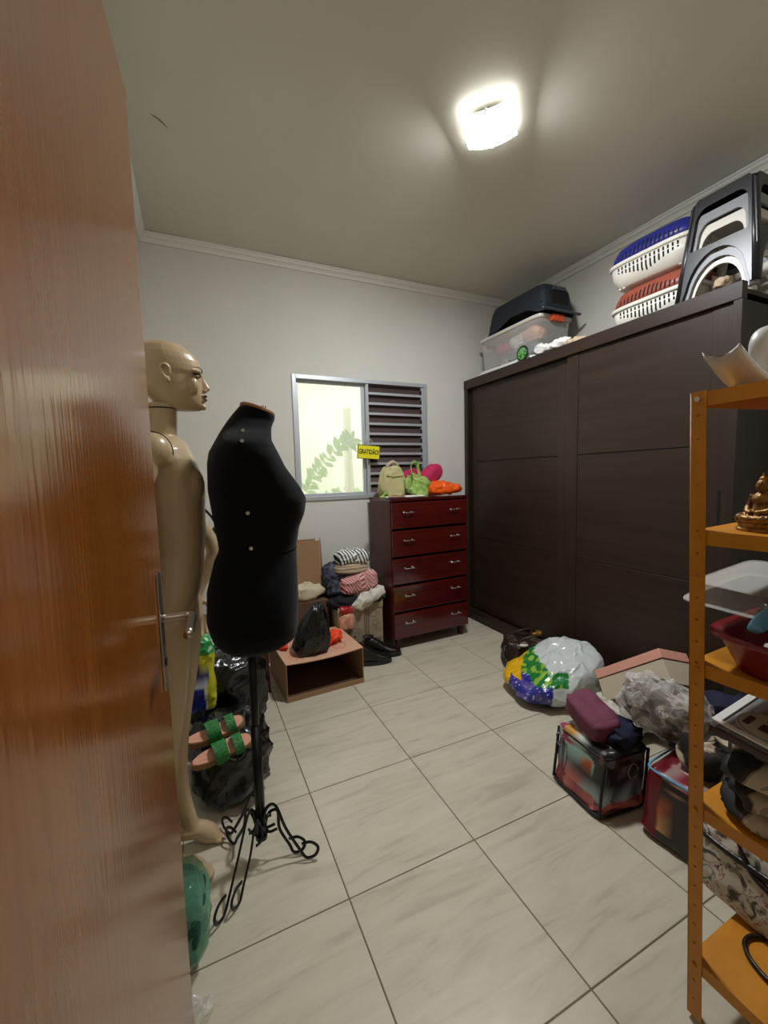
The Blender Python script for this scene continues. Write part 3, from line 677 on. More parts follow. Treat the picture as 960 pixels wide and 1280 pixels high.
# head
hb = BM()
HP = [(1.792, 0.020, 0.085, 0.028), (1.785, -0.008, 0.108, 0.048), (1.772, -0.026, 0.125, 0.060), (1.752, -0.040, 0.145, 0.069), (1.735, -0.046, 0.156, 0.073), (1.715, -0.048, 0.162, 0.074), (1.700, -0.048, 0.164, 0.073),
      (1.685, -0.046, 0.159, 0.072), (1.665, -0.040, 0.160, 0.069), (1.645, -0.026, 0.161, 0.064), (1.628, -0.008, 0.163, 0.059), (1.612, 0.006, 0.162, 0.053), (1.598, 0.018, 0.161, 0.045), (1.586, 0.035, 0.157, 0.034), (1.580, 0.055, 0.148, 0.022)]
rings = []
for z, xb, xf, w in reversed(HP):
    xc = (xb + xf) / 2; a_ = (xf - xb) / 2; ring = []
    for i in range(40):
        t_ = 2 * PI * i / 40; c_, s_ = math.cos(t_), math.sin(t_)
        ww = w * (1 - 0.16 * max(0, c_) - (0.10 * max(0, c_) if z < 1.69 else 0))
        ring.append((xc + a_ * spow(c_, 0.95), YM + ww * spow(s_, 0.95), z))
    rings.append(ring)
loft(hb, rings)
loft(hb, [rring(x_, YM, z_, a_, w_, 16) for z_, x_, a_, w_ in ((1.641, 0.150, 0.014, 0.012), (1.647, 0.160, 0.021, 0.0135), (1.656, 0.164, 0.0215, 0.0115), (1.666, 0.161, 0.018, 0.009), (1.680, 0.157, 0.014, 0.008), (1.695, 0.155, 0.011, 0.007), (1.706, 0.152, 0.010, 0.008))])
def ell(bm, c, r, rot=None):
    mt = Matrix.Translation(c) @ (rot if rot else Matrix.Identity(4)) @ Matrix.Diagonal((*r, 1)); bmesh.ops.create_uvsphere(bm, u_segments=16, v_segments=10, radius=1, matrix=mt)
for s in (-1, 1):
    ell(hb, (0.146, YM + s * 0.034, 1.699), (0.014, 0.022, 0.006), Matrix.Rotation(s * 0.35, 4, 'Z'))   # brow ridge
    ell(hb, (0.130, YM + s * 0.034, 1.655), (0.020, 0.020, 0.030))                                        # cheek
    ell(hb, (0.164, YM + s * 0.0095, 1.645), (0.009, 0.006, 0.006))                                       # nostril wing
    # ear: rim, lobe and concha
    pts = [(0.060, YM + s * 0.071, 1.660), (0.052, YM + s * 0.076, 1.672), (0.044, YM + s * 0.080, 1.690), (0.047, YM + s * 0.081, 1.703), (0.058, YM + s * 0.078, 1.706), (0.066, YM + s * 0.073, 1.696), (0.066, YM + s * 0.071, 1.680)]
    tube(hb, pts, 0.0042, 8, smooth=4); ell(hb, (0.057, YM + s * 0.071, 1.683), (0.010, 0.004, 0.018)); ell(hb, (0.062, YM + s * 0.073, 1.662), (0.006, 0.004, 0.007))
ell(hb, (0.159, YM, 1.593), (0.011, 0.014, 0.010))
ell(hb, (0.162, YM, 1.6285), (0.010, 0.019, 0.006)); ell(hb, (0.161, YM, 1.6145), (0.010, 0.017, 0.006))
me = bpy.data.meshes.new('head'); hb.to_mesh(me); hb.free(); tmp = link('head', me)
ho = baked(tmp, [('REMESH', dict(mode='VOXEL', voxel_size=0.0022, use_smooth_shade=True)), ('SMOOTH', dict(factor=0.5, iterations=4))], 'head', 'skin')
ho.parent = man; ho.location = (-0.03, -YM, 0)
for s in (-1, 1):
    bm = BM(); ell(bm, (0.1435, YM + s * 0.031, 1.6855), (0.010, 0.0135, 0.0055), Matrix.Rotation(s * 0.4, 4, 'Z')); e = obj('eye', bm, 'eyewhite', ho, smooth=True)
    bm = BM(); ell(bm, (0.1505, YM + s * 0.030, 1.6855), (0.0035, 0.005, 0.005)); obj('iris', bm, 'lash', e, smooth=True)
    bm = BM(); tube(bm, [(0.155, YM + s * 0.016, 1.686), (0.155, YM + s * 0.024, 1.692), (0.1505, YM + s * 0.034, 1.6925), (0.142, YM + s * 0.043, 1.690), (0.134, YM + s * 0.050, 1.692)], lambda t: 0.0018, 6, smooth=4); obj('eyelash', bm, 'lash', e)
    bm = BM(); tube(bm, [(0.1625, YM + s * 0.014, 1.702), (0.160, YM + s * 0.026, 1.709), (0.152, YM + s * 0.040, 1.713), (0.138, YM + s * 0.053, 1.708)], lambda t: 0.0019 * (1 - t * .6), 6, smooth=4); obj('eyebrow', bm, 'lash', ho)
bm = BM(); ell(bm, (0.1655, YM, 1.6282), (0.0085, 0.0175, 0.0048)); ell(bm, (0.1645, YM, 1.6165), (0.0085, 0.0155, 0.0055)); obj('lips', bm, 'lip', ho, smooth=True)
bm = BM(); loft(bm, [rring(0.035, YM, 1.5805, 0.048, 0.047, 28), rring(0.035, YM, 1.5835, 0.048, 0.047, 28)]); so_ = obj('neck_seam', bm, 'black_gap', man); so_.location = (-0.03, -YM, 0)
for s in (-1, 1):                                     # arm joint seam
    bm = BM(); pts = [(0.012 + 0.054 * math.cos(q), YM + s * (0.150 + 0.012 * math.sin(q)), 1.437 + 0.058 * math.sin(q)) for q in [k * PI / 8 for k in range(-6, 9)]]
    tube(bm, pts, 0.0014, 5); q_ = obj('arm_seam', bm, 'lash', man); q_.location = (-0.03, -YM, 0)

# ------------------------------------------------------------ dress form
XF, YD = 0.262, 0.27
df = thing('dress_form', 'black fabric dress form on a scrolled metal stand in front of the mannequin', 'dress form', (XF, YD, 0))
back = [(1.600, 0.276), (1.553, 0.240), (1.499, 0.198), (1.440, 0.164), (1.405, 0.157), (1.316, 0.154), (1.218, 0.165), (1.140, 0.175), (1.119, 0.177), (1.084, 0.160), (0.984, 0.132), (0.885, 0.126), (0.835, 0.138), (0.80, 0.165), (0.787, 0.205)]
front = [(1.575, 0.374), (1.53, 0.362), (1.471, 0.356), (1.389, 0.395), (1.323, 0.443), (1.283, 0.464), (1.237, 0.459), (1.186, 0.437), (1.121, 0.424), (1.073, 0.423), (0.942, 0.421), (0.86, 0.415), (0.82, 0.405), (0.80, 0.375), (0.787, 0.330)]
wid = [(1.60, 0.058), (1.55, 0.062), (1.51, 0.085), (1.485, 0.130), (1.46, 0.168), (1.42, 0.180), (1.35, 0.168), (1.28, 0.160), (1.20, 0.140), (1.13, 0.128), (1.09, 0.135), (1.0, 0.165), (0.92, 0.178), (0.86, 0.174), (0.82, 0.155), (0.80, 0.13), (0.787, 0.10)]
rings = []; NZ = 70
for k in range(NZ + 1):
    t_ = k / NZ; z = 0.787 + (1.588 - 0.787) * t_
    xb = interp(back, z)[0]; xf = interp(front, z)[0]; w = interp(wid, z)[0]; xc = (xb + xf) / 2
    bust = math.exp(-((z - 1.285) / 0.06) ** 2)
    ring = []
    for i in range(64):
        a_ = 2 * PI * i / 64; c_, s_ = math.cos(a_), math.sin(a_)
        x = xc + (xf - xc) * spow(c_, 0.85); y = w * spow(s_, 0.85)
        x -= bust * 0.035 * max(0, c_) * (1 - min(1, abs(y) / 0.07)) ** 1.0
        zz = z - (0.032 * (x - 0.27) / 0.10 if z > 1.5 else 0) * (z - 1.5) / 0.088
        ring.append((x - XF, y, zz))
    rings.append(ring)
bm = BM(); loft(bm, rings); tor = obj('torso', bm, 'black_fabric', df, smooth=True)
bm = BM(); top = rings[-1]; cx_ = sum(p[0] for p in top) / 64; 
def ring_at(dz, s): return [(cx_ + (p[0] - cx_) * s, p[1] * s, p[2] + dz) for p in top]
loft(bm, [ring_at(0.0, 1.0), ring_at(0.003, 1.02), ring_at(0.009, 1.0), ring_at(0.011, 0.9)]); obj('neck_cap', bm, 'pale_wood', df)
bm = BM(); tube(bm, [(0.075 + 0.0, 0, 1.572), (0.078, 0, 1.592)], 0.010, 12); obj('neck_knob', bm, 'chrome', df)
# waist seam and adjuster dials
zs = 1.119; r_ = [ (p[0]*1.004, p[1]*1.004, zs) for p in rings[int((zs - 0.787) / 0.801 * NZ)]]
bm = BM(); tube(bm, r_ + [r_[0]], 0.0018, 5); obj('waist_seam', bm, 'black_fabric', df)
for x, z in ((0.259, 1.498), (0.249, 1.462), (0.256, 1.250), (0.262, 1.140)):
    bi = min(rings, key=lambda R_: abs(R_[0][2] - z)); y = min(p[1] for p in bi if abs(p[0] + XF - x) < 0.03) if any(abs(p[0] + XF - x) < 0.03 for p in bi) else -0.12
    bm = BM(); tube(bm, [(x - XF, y - 0.004, z), (x - XF, y + 0.008, z)], 0.0055, 12); obj('adjuster_dial', bm, 'pale_grey', df)
# pole
bm = BM(); tube(bm, [(-0.002, 0, 0.83), (-0.002, 0, 0.30)], 0.0135, 16); tube(bm, [(-0.002, 0, 0.50), (-0.002, 0, 0.085)], 0.017, 16); obj('pole', bm, 'black_metal', df, smooth=True)
bm = BM(); loft(bm, [rring(-0.002, 0, 0.08, 0.02, 0.02, 16), rring(-0.002, 0, 0.095, 0.021, 0.021, 16)]); obj('pole_foot', bm, 'black_metal', df)
def scroll(L, z_top, tip):
    """one bar of a leg in the plane (radial r, z)"""
    pts = [(0.035, z_top - 0.055), (0.058, z_top - 0.068), (0.066, z_top - 0.04), (0.045, z_top - 0.008), (0.02, z_top - 0.012)]
    pts = [(0.052, z_top - 0.078), (0.022, z_top - 0.088), (0.012, z_top - 0.055), (0.030, z_top - 0.012), (0.058, z_top - 0.010), (L * 0.55, z_top * 0.56), (L * 0.84, 0.035), (L * 0.98, 0.004), (L + 0.028, 0.012), (L + 0.038, 0.042), (L + 0.014, 0.062), (L - 0.018, 0.056)]
    return pts
for k, (ax, ay) in enumerate(((0.126 - XF, 0.101 - YD), (0.415 - XF, 0.205 - YD), (0.150 - XF, 0.425 - YD))):
    leg = BM(); L = math.hypot(ax, ay); d = Vector((ax / L, ay / L, 0)); pn = Vector((-d.y, d.x, 0))
    for off, LL in ((0.0, L - 0.005), (0.024, L - 0.055)):
        zt_ = 0.215 if off == 0 else 0.175
        pts = [d * r_ + pn * (off - 0.012) + Vector((-0.002, 0, z_ + 0.004)) for r_, z_ in scroll(LL, zt_, 0)]
        tube(leg, pts, 0.0034, 8, 1.7, smooth=5)
    tube(leg, [d * 0.0 + Vector((0, 0, 0.16)), d * 0.035 + Vector((0, 0, 0.165))], 0.006, 8)
    obj('leg', leg, 'black_metal', df, smooth=True)
# small black pouch hanging from the mannequin's far arm
pc = thing('belt_pouch', 'small black pouch with a pale ring hanging beside the mannequin arm', 'pouch', (0.200, 0.610, 1.02))
blob('body', 'leather_black', (0.032, 0.02, 0.075), (0, 0, 0), (0, 0, 0), 0.6, 0.6, 0.006, 12, 8, 'fold', parent=pc, nu=32, nv=20, flat=False)
bm = BM(); tube(bm, [(0.0 + 0.020 * math.cos(q), -0.026, 0.085 + 0.022 * math.sin(q)) for q in [PI * 2 * k / 20 for k in range(21)]], 0.0022, 6); obj('ring', bm, 'chrome', pc)
bm = BM(); tube(bm, [(-0.01, 0, 0.145), (-0.03, -0.02, 0.19), (-0.065, -0.045, 0.225), (-0.10, -0.06, 0.20), (-0.07, -0.03, 0.15), (-0.01, 0.01, 0.13)], 0.005, 6, smooth=4); obj('strap', bm, 'leather_black', pc)

# ------------------------------------------------------------ left-hand pile
def necked(p):
    k = 1.0
    return (p.x * k + 0.02 * max(p.z, 0), p.y, p.z)
tag(blob('garbage_bag', 'bin_bag', (0.172, 0.20, 0.150), (0.190, 0.70, 0.002), (0, 0, 0.05), 0.62, 0.7, 0.022, 6.5, 1, 'crumple', nu=120, nv=70), 'black garbage bag on the floor with green sandals on top, nearest the camera', 'garbage bag')
tag(blob('garbage_bag', 'bin_bag', (0.205, 0.19, 0.230), (0.205, 1.165, 0.002), (0, 0, 0.4), 0.7, 0.8, 0.024, 5.5, 12, 'crumple', nu=120, nv=70), 'taller black garbage bag behind the one with green sandals', 'garbage bag')
def sandal(loc, rot, label, flip):
    t_ = thing('sandal', label, 'sandal', loc, rot, 'green strapped cork sandals')
    def outline(s, z):
        pts = []
        for i in range(36):
            a_ = 2 * PI * i / 36; x = spow(math.cos(a_), .8); y = spow(math.sin(a_), .8)
            w = 0.036 + 0.008 * x - 0.006 * math.exp(-((x + 0.1) / 0.3) ** 2)
            pts.append((0.118 * x * s, flip * (w * y * s + 0.006 * (1 - x * x)), z + 0.012 * max(0, -x)))
        return pts
    bm = BM(); loft(bm, [outline(0.97, -0.006), outline(1.0, 0.0), outline(1.0, 0.018), outline(0.985, 0.024)]); obj('sole', bm, 'cork', t_, smooth=False)
    bm = BM(); loft(bm, [outline(0.95, 0.0235), outline(0.94, 0.0275)]); obj('insole', bm, 'insole', t_)
    for x0, wd_, hgt in ((-0.008, 0.052, 0.056), (0.060, 0.036, 0.046)):
        bm = BM(); R_ = []
        for k in range(13):
            a_ = PI * k / 12; y = math.cos(a_) * 0.042; z = 0.014 + math.sin(a_) ** 0.7 * hgt
            R_.append([(x0 - wd_ / 2, y, z), (x0 + wd_ / 2, y * 0.97, z - 0.002), (x0 + wd_ / 2, y * 0.92, z - 0.006), (x0 - wd_ / 2, y * 0.95, z - 0.004)])
        loft(bm, R_); obj('strap', bm, 'green_strap', t_)
    return t_
sandal((0.160, 0.545, 0.250), (math.radians(20), math.radians(-9), 0.14), 'green strapped sandal with pink insole, nearer of the pair on the garbage bag', 1)
sandal((0.138, 0.622, 0.296), (math.radians(14), math.radians(-8), 0.16), 'green strapped sandal behind its mate on the garbage bag', -1)
def petcol(p):
    x, y, z = p
    if z > 0.275: return hx('2a9a4c') if noise.noise(Vector((x, y, z)) * 40) > -0.15 else hx('b8d8b0')
    if (x - 0.0) ** 2 * 1.2 + (z - 0.185) ** 2 < 0.0022: return hx('3a2f70')
    if 0.118 < z < 0.132 and x < 0.03: return hx('c8ccd8')
    if z < 0.118 and x < 0.022: return hx('1c2a8a')
    if z < 0.118 and x < 0.030: return hx('e8e8e0')
    return hx('c4c020')
pk = blob('pet_food_sack', 'attr_bag', (0.068, 0.042, 0.180), (0.070, 0.885, 0.30), (0, 0, 0.1), 0.35, 0.6, 0.010, 10, 21, 'fold', nu=80, nv=120, col=petcol)
pk.location = (0.085, 0.925, 0.262); pk.rotation_euler = (0, 0, 0)
tag(pk, 'yellow sack printed blue and green between mannequin legs and garbage bag', 'sack')
ch = thing('wooden_stool', 'dark red wooden stool half hidden behind the dress form', 'stool', (0.33, 1.60, 0))
boxo('seat', 'mahog', (-0.16, 0.16, -0.16, 0.16, 0.43, 0.455), ch, 0.006, 2)
for sx, sy in ((-1, -1), (1, -1), (-1, 1), (1, 1)):
    bm = BM(); loft(bm, [rring(sx * 0.145, sy * 0.145, 0, .013, .013, 12, .5), rring(sx * 0.13, sy * 0.13, 0.43, .018, .018, 12, .5)]); obj('leg', bm, 'mahog_v', ch)
for s in (-1, 1):
    boxo('rail', 'mahog_v', (-0.13, 0.13, s * 0.136 - 0.008, s * 0.136 + 0.008, 0.30, 0.33), ch); boxo('rail', 'mahog_v', (s * 0.136 - 0.008, s * 0.136 + 0.008, -0.13, 0.13, 0.18, 0.21), ch)
tag(blob('cloth_bundle', 'white_cloth', (0.075, 0.05, 0.185), (0.225, 1.385, 0.001), (0, 0, 0.1), 0.6, 0.7, 0.02, 9, 5, 'fold', nu=48, nv=30), 'white cloth bundle standing behind the taller garbage bag', 'cloth')
# green bag and clear film by the open door
gb = blob('green_bag', 'film_green', (0.072, 0.105, 0.125), (0.012, 0.055, 0.003), (0, 0, 0.0), 0.8, 0.8, 0.012, 10, 14, 'crumple', nu=80, nv=50)
tag(gb, 'green see-through plastic bag of knitted cloth beside the open door edge', 'bag')
blob('knitted_cloth', 'green_knit', (0.064, 0.096, 0.115), (0, 0, 0.008), (0, 0, 0), 0.8, 0.8, 0.012, 9, 15, 'fold', parent=gb)
tag(blob('plastic_wrapper', 'film', (0.030, 0.030, 0.030), (0.044, -0.110, 0.001), (0, 0, 0.6), 0.9, 0.9, 0.02, 20, 5, 'crumple', nu=60, nv=40), 'small crumpled clear plastic wrapper on the floor at the door edge', 'wrapper')

# ------------------------------------------------------------ open cardboard box with black bag on top
cb = thing('cardboard_box', 'empty brown cardboard box lying on its side, opening towards the room', 'box', (0.795, 1.50, 0), (0, 0, math.radians(3)))
bx, by, bz, tk = 0.255, 0.225, 0.232, 0.006
boxo('side_panel', 'card', (-bx, -bx + tk, -by, by, 0, bz), cb, 0.0015); boxo('side_panel', 'card', (bx - tk, bx, -by, by, 0, bz), cb, 0.0015)
boxo('bottom_panel', 'card_dark', (-bx + tk, bx - tk, -by, by, 0, tk), cb); boxo('back_panel', 'card_dark', (-bx + tk, bx - tk, by - tk, by, tk, bz - tk), cb)  # inner panels in darker card: the box's inside shade is in the colour
bm = BM(); n = 12; rr_ = [[bm.verts.new((-bx + 2 * bx * i / n, -by + 2 * by * j, bz + 0.006 - 0.014 * math.sin(PI * i / n) * (1 - j))) for j in (0, 1)] for i in range(n + 1)]
for i in range(n): bm.faces.new((rr_[i][0], rr_[i + 1][0], rr_[i + 1][1], rr_[i][1]))
bmesh.ops.recalc_face_normals(bm, faces=bm.faces)
if bm.faces[:][0].normal.z < 0: bmesh.ops.reverse_faces(bm, faces=bm.faces[:])
bmesh.ops.solidify(bm, geom=bm.faces[:], thickness=0.005); tp = obj('top_panel', bm, 'card_pink', cb)
bm = BM(); box(bm, -bx, bx, -by - 0.004, -by + 0.002, 0, 0.03, 0.001); obj('flap_stub', bm, 'card', cb)
def top_ring(bm, c, r0, r1, n=24):
    f_ = lambda x, y: bz + 0.0068 - 0.014 * math.sin(PI * (x + bx) / (2 * bx)) * (1 - (y + by) / (2 * by))
    loft(bm, [[(c[0] + r * math.cos(2 * PI * k / n), c[1] + r * math.sin(2 * PI * k / n), f_(c[0] + r * math.cos(2 * PI * k / n), c[1] + r * math.sin(2 * PI * k / n))) for k in range(n)] for r in (r0, r1)], cap=False)
def disc_ring(bm, c, r0, r1, z, n=24):
    loft(bm, [[(c[0] + r0 * math.cos(2 * PI * k / n), c[1] + r0 * math.sin(2 * PI * k / n), z) for k in range(n)], [(c[0] + r1 * math.cos(2 * PI * k / n), c[1] + r1 * math.sin(2 * PI * k / n), z + 0.0006) for k in range(n)]], cap=False)
bm = BM(); top_ring(bm, (-0.175, -0.115), 0.036, 0.031); top_ring(bm, (-0.175, -0.115), 0.014, 0.006); top_ring(bm, (-0.175, -0.115), 0.055, 0.052); top_ring(bm, (0.135, -0.105), 0.045, 0.040)
obj('printed_mark', bm, 'ink_red', cb)
def drape(p):
    z = p.z + 0.16; k = 1 - 0.62 * max(0, z) / 0.33
    return (p.x * k + 0.10 * max(0, z) / 0.33 * 0.6, p.y * (1 - .3 * z / .33), p.z)
tag(blob('plastic_bag', 'bin_bag', (0.135, 0.085, 0.165), (0.735, 1.385, bz - 0.005), (0, 0, 0.05), 0.62, 0.6, 0.016, 9, 31, 'crumple', nu=100, nv=60, shape=drape, stretch=(1.3, 1.3, 0.5)), 'black plastic bag standing on top of the open cardboard box', 'bag')
tag(blob('orange_cloth', 'orange_cloth', (0.085, 0.06, 0.045), (0.905, 1.46, bz), (0, 0.1, 0.4), 0.9, 0.8, 0.025, 12, 2, 'crumple', nu=60, nv=36), 'bright orange crumpled cloth on the cardboard box right of the bag', 'cloth')
tag(blob('orange_cloth', 'orange_cloth', (0.035, 0.05, 0.025), (0.585, 1.50, bz), (0, 0, 0.4), 0.9, 0.8, 0.012, 14, 7, 'crumple', nu=40, nv=24), 'small scrap of orange cloth on the box left of the black bag', 'cloth')

# ------------------------------------------------------------ things by the back wall
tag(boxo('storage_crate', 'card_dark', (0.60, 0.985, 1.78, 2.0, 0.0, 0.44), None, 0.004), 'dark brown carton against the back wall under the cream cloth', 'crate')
tag(blob('cream_cloth', 'cream_cloth', (0.17, 0.09, 0.055), (0.81, 1.88, 0.44), (0, 0, 0.1), 0.7, 0.7, 0.03, 9, 3, 'fold', nu=60, nv=36), 'rumpled cream cloth lying under the upright cardboard flap', 'cloth')
ub = thing('upright_box', 'tall brown cardboard box stood upright against the wall left of the clothes', 'box', (0.80, 1.93, 0.53))
boxo('front_panel', 'card', (-0.15, 0.155, -0.06, -0.055, 0, 0.345), ub, 0.001)
boxo('back_panel', 'card', (-0.15, 0.155, 0.055, 0.06, 0, 0.345), ub, 0.001); boxo('side_panel', 'card', (-0.15, -0.145, -0.055, 0.055, 0, 0.345), ub)
bm = BM(); loft(bm, [[(0.156, -0.06, 0.0), (0.162, -0.06, 0), (0.205, 0.03, 0), (0.199, 0.03, 0)], [(0.156, -0.06, 0.345), (0.162, -0.06, 0.345), (0.182, 0.0, 0.36), (0.176, 0.0, 0.36)]]); obj('side_flap', bm, 'card', ub)
kc = thing('printed_carton', 'kraft carton with grey printed symbols under the clothes pile', 'carton', (1.205, 1.83, 0), (0, 0, math.radians(2)))
boxo('carton_body', 'card_print', (-0.185, 0.185, -0.13, 0.15, 0.0, 0.355), kc, 0.003)
boxo('flap', 'card_print', (-0.185, 0.185, -0.136, -0.131, 0.345, 0.385), kc); boxo('flap', 'card_print', (0.18, 0.185, -0.13, 0.14, 0.35, 0.40), kc)
bm = BM(); 
def vring(bm, cx, cz, r0, r1, y, n=24): loft(bm, [[(cx + r * math.cos(2 * PI * k / n), y, cz + r * math.sin(2 * PI * k / n)) for k in range(n)] for r in (r0, r1)], cap=False)
for r0, r1 in ((0.066, 0.063), (0.050, 0.048), (0.034, 0.031), (0.012, 0.002)): vring(bm, -0.055, 0.145, r0, r1, -0.1315)
vring(bm, 0.105, 0.30, 0.030, 0.027, -0.1315); vring(bm, 0.12, 0.225, 0.024, 0.021, -0.1315)
random.seed(3)
for x in (0.030, 0.045, 0.062):                    # short rows of vertical print
    z = 0.15
    while z < 0.34:
        h_ = random.uniform(0.006, 0.016); box(bm, x - 0.004, x + 0.004, -0.1318, -0.131, z, z + h_); z += h_ + 0.004
for z in (0.085, 0.098, 0.06, 0.045):
    x = 0.03
    while x < 0.165:
        h_ = random.uniform(0.004, 0.014); box(bm, x, x + h_, -0.1318, -0.131, z, z + 0.006); x += h_ + 0.004
for k in range(14):
    x = random.uniform(0.085, 0.155); z = random.uniform(0.13, 0.22); box(bm, x, x + 0.012, -0.1318, -0.131, z, z + 0.003)
obj('printed_mark', bm, 'ink_grey', kc)

def stripes(period, c1, c2, ax=0, w=0.5, skew=0.0):
    c1, c2 = hx(c1), hx(c2)
    return lambda p: c1 if ((p[ax] + skew * p[2]) / period) % 1 < w else c2
def diag(period, c1, c2, w=0.5):
    c1, c2 = hx(c1), hx(c2)
    return lambda p: c1 if ((p.x + p.z * 0.55 + p.y * .3) / period) % 1 < w else c2
GC = 'garments piled on the printed carton'
tag(blob('black_garment', 'dark_cloth', (0.185, 0.12, 0.045), (1.135, 1.83, 0.36), (0, 0, 0), 0.6, 0.6, 0.02, 9, 1, 'fold'), 'black garment at the bottom of the clothes pile on the left', 'clothes', GC)
tag(blob('sweater', 'white_cloth', (0.170, 0.11, 0.048), (1.275, 1.76, 0.375), (0, math.radians(-22), 0.05), 0.6, 0.7, 0.03, 9, 22, 'fold', nu=90, nv=50), 'white and grey sweater spilling over the right side of the carton', 'clothes', GC)
tag(blob('red_garment', 'red_cloth', (0.045, 0.03, 0.028), (1.085, 1.695, 0.335), (0, 0, 0), 0.8, 0.8, 0.012, 14, 2, 'fold', nu=48, nv=30), 'shiny red cloth hanging over the left edge of the printed carton', 'clothes', GC)
tag(blob('pink_garment', 'insole', (0.055, 0.02, 0.06), (1.085, 1.672, 0.22), (0, 0, 0), 0.6, 0.8, 0.014, 14, 4, 'fold', nu=48, nv=30, stretch=(2, 1, .3)), 'dusty pink cloth hanging down in front of the carton', 'clothes', GC)
tag(blob('green_garment', 'green_cloth', (0.055, 0.05, 0.03), (1.40, 1.80, 0.39), (0, 0.4, 0), 0.8, 0.8, 0.015, 14, 2, 'fold', nu=48, nv=30), 'dark green cloth under the white sweater near the chest', 'clothes', GC)
tag(blob('navy_garment', 'navy_print', (0.095, 0.10, 0.125), (1.065, 1.86, 0.44), (0, 0, 0), 0.7, 0.7, 0.022, 9, 8, 'fold'), 'navy garment with pale floral print at left of the pile', 'clothes', GC)
tag(blob('checked_shirt', 'attr_cloth', (0.150, 0.10, 0.075), (1.235, 1.79, 0.475), (0, math.radians(-7), 0.05), 0.55, 0.6, 0.016, 9, 9, 'fold', nu=220, nv=90, col=diag(0.020, 'b03a42', 'dcc0ba')), 'red and white finely striped shirt folded in the pile', 'clothes', GC)
tag(blob('beige_garment', 'beige_cloth', (0.135, 0.09, 0.038), (1.175, 1.80, 0.620), (0, 0.0, 0.05), 0.5, 0.6, 0.014, 3, 9, 'layers', nu=90, nv=50), 'folded beige garments between the striped shirts', 'clothes', GC)
tag(blob('striped_shirt', 'attr_cloth', (0.130, 0.085, 0.052), (1.185, 1.79, 0.690), (0, 0.0, 0.06), 0.6, 0.6, 0.012, 9, 2, 'fold', nu=220, nv=60, col=stripes(0.026, 'e6e6de', '15181c', 0, 0.55, 0.35)), 'black and white striped shirt folded on top of the pile', 'clothes', GC)

def boot(loc, rz, label):
    t_ = thing('boot', label, 'boot', loc, (0, 0, rz), 'pair of black lace-up shoes')
    secs = [(-0.135, 0.030, 0.02, 0.10), (-0.12, 0.036, 0.02, 0.145), (-0.08, 0.040, 0.02, 0.150), (-0.03, 0.040, 0.02, 0.125), (0.02, 0.044, 0.02, 0.088), (0.07, 0.048, 0.02, 0.068), (0.11, 0.044, 0.02, 0.058), (0.135, 0.030, 0.02, 0.045), (0.142, 0.015, 0.02, 0.034)]
    rings = []
    for x, w, za, zb in secs:
        rings.append([(x, w * spow(math.cos(2 * PI * k / 20), .7), (za + zb) / 2 + (zb - za) / 2 * spow(math.sin(2 * PI * k / 20), .7)) for k in range(20)])
    bm = BM(); loft(bm, rings); bmesh.ops.subdivide_edges(bm, edges=[e for e in bm.edges], cuts=1, smooth=0.6); obj('upper', bm, 'leather_black', t_, smooth=True)
    bm = BM()
    def ol(s, z): return [(0.146 * math.cos(2 * PI * k / 28) * s, (0.046 + 0.006 * math.cos(2 * PI * k / 28)) * math.sin(2 * PI * k / 28) * s, z) for k in range(28)]
    loft(bm, [ol(1, 0), ol(1.01, 0.012), ol(1.0, 0.026), ol(0.96, 0.03)]); obj('sole', bm, 'black_plastic', t_)
    bm = BM(); tube(bm, [(-0.10 + 0.036 * math.cos(q) , 0.034 * math.sin(q), 0.148) for q in [2 * PI * k / 20 for k in range(21)]], 0.006, 8); obj('collar', bm, 'black_plastic', t_)
    for k in range(4):
        x = -0.02 + 0.022 * k; z = 0.126 - 0.018 * k; bm = BM(); tube(bm, [(x, -0.022, z - 0.006), (x + 0.004, 0, z + 0.002), (x, 0.022, z - 0.006)], 0.0025, 6); obj('lace', bm, 'black_ink', t_)
    return t_
boot((1.215, 1.515, 0), math.radians(-14), 'black leather boot on the floor nearer the open cardboard box')
boot((1.335, 1.605, 0), math.radians(-24), 'black leather boot on the floor nearer the red chest')

# ------------------------------------------------------------ right-hand floor pile
hb_ = thing('handbag', 'dark brown leather handbag slumped on the floor against the wardrobe', 'bag', (2.20, 1.01, 0), (0, 0, math.radians(-20)))
blob('body', 'brown_bag', (0.175, 0.125, 0.095), (0, 0, 0), (0, 0, 0), 0.6, 0.65, 0.028, 8, 41, 'crumple', parent=hb_, nu=90, nv=50)
for yy, zz in ((-0.075, 0.0), (0.06, 0.01)):
    bm = BM(); tube(bm, [(-0.12, yy, 0.16), (-0.07, yy - 0.02, 0.215), (0.02, yy - 0.03, 0.235), (0.09, yy - 0.01, 0.20), (0.13, yy, 0.16)], 0.010, 8, 0.6, smooth=5); obj('strap', bm, 'brown_bag', hb_, smooth=True)
bm = BM(); tube(bm, [(-0.17, -0.03, 0.15), (-0.19, -0.06, 0.12), (-0.185, -0.08, 0.08)], 0.009, 8, smooth=4); obj('side_tab', bm, 'leather_black', hb_, smooth=True)
blob('scarf', 'gold', (0.04, 0.03, 0.018), (0.085, 0.04, 0.172), (0, 0, 0), .8, .8, .01, 20, 3, 'fold', parent=hb_, nu=32, nv=20)['label'] = 'mustard patterned lining showing'
blob('lining', 'white_cloth', (0.035, 0.018, 0.008), (-0.07, -0.085, 0.165), (0.5, 0, 0.1), .8, .8, .004, 20, 3, 'fold', parent=hb_, nu=32, nv=16)

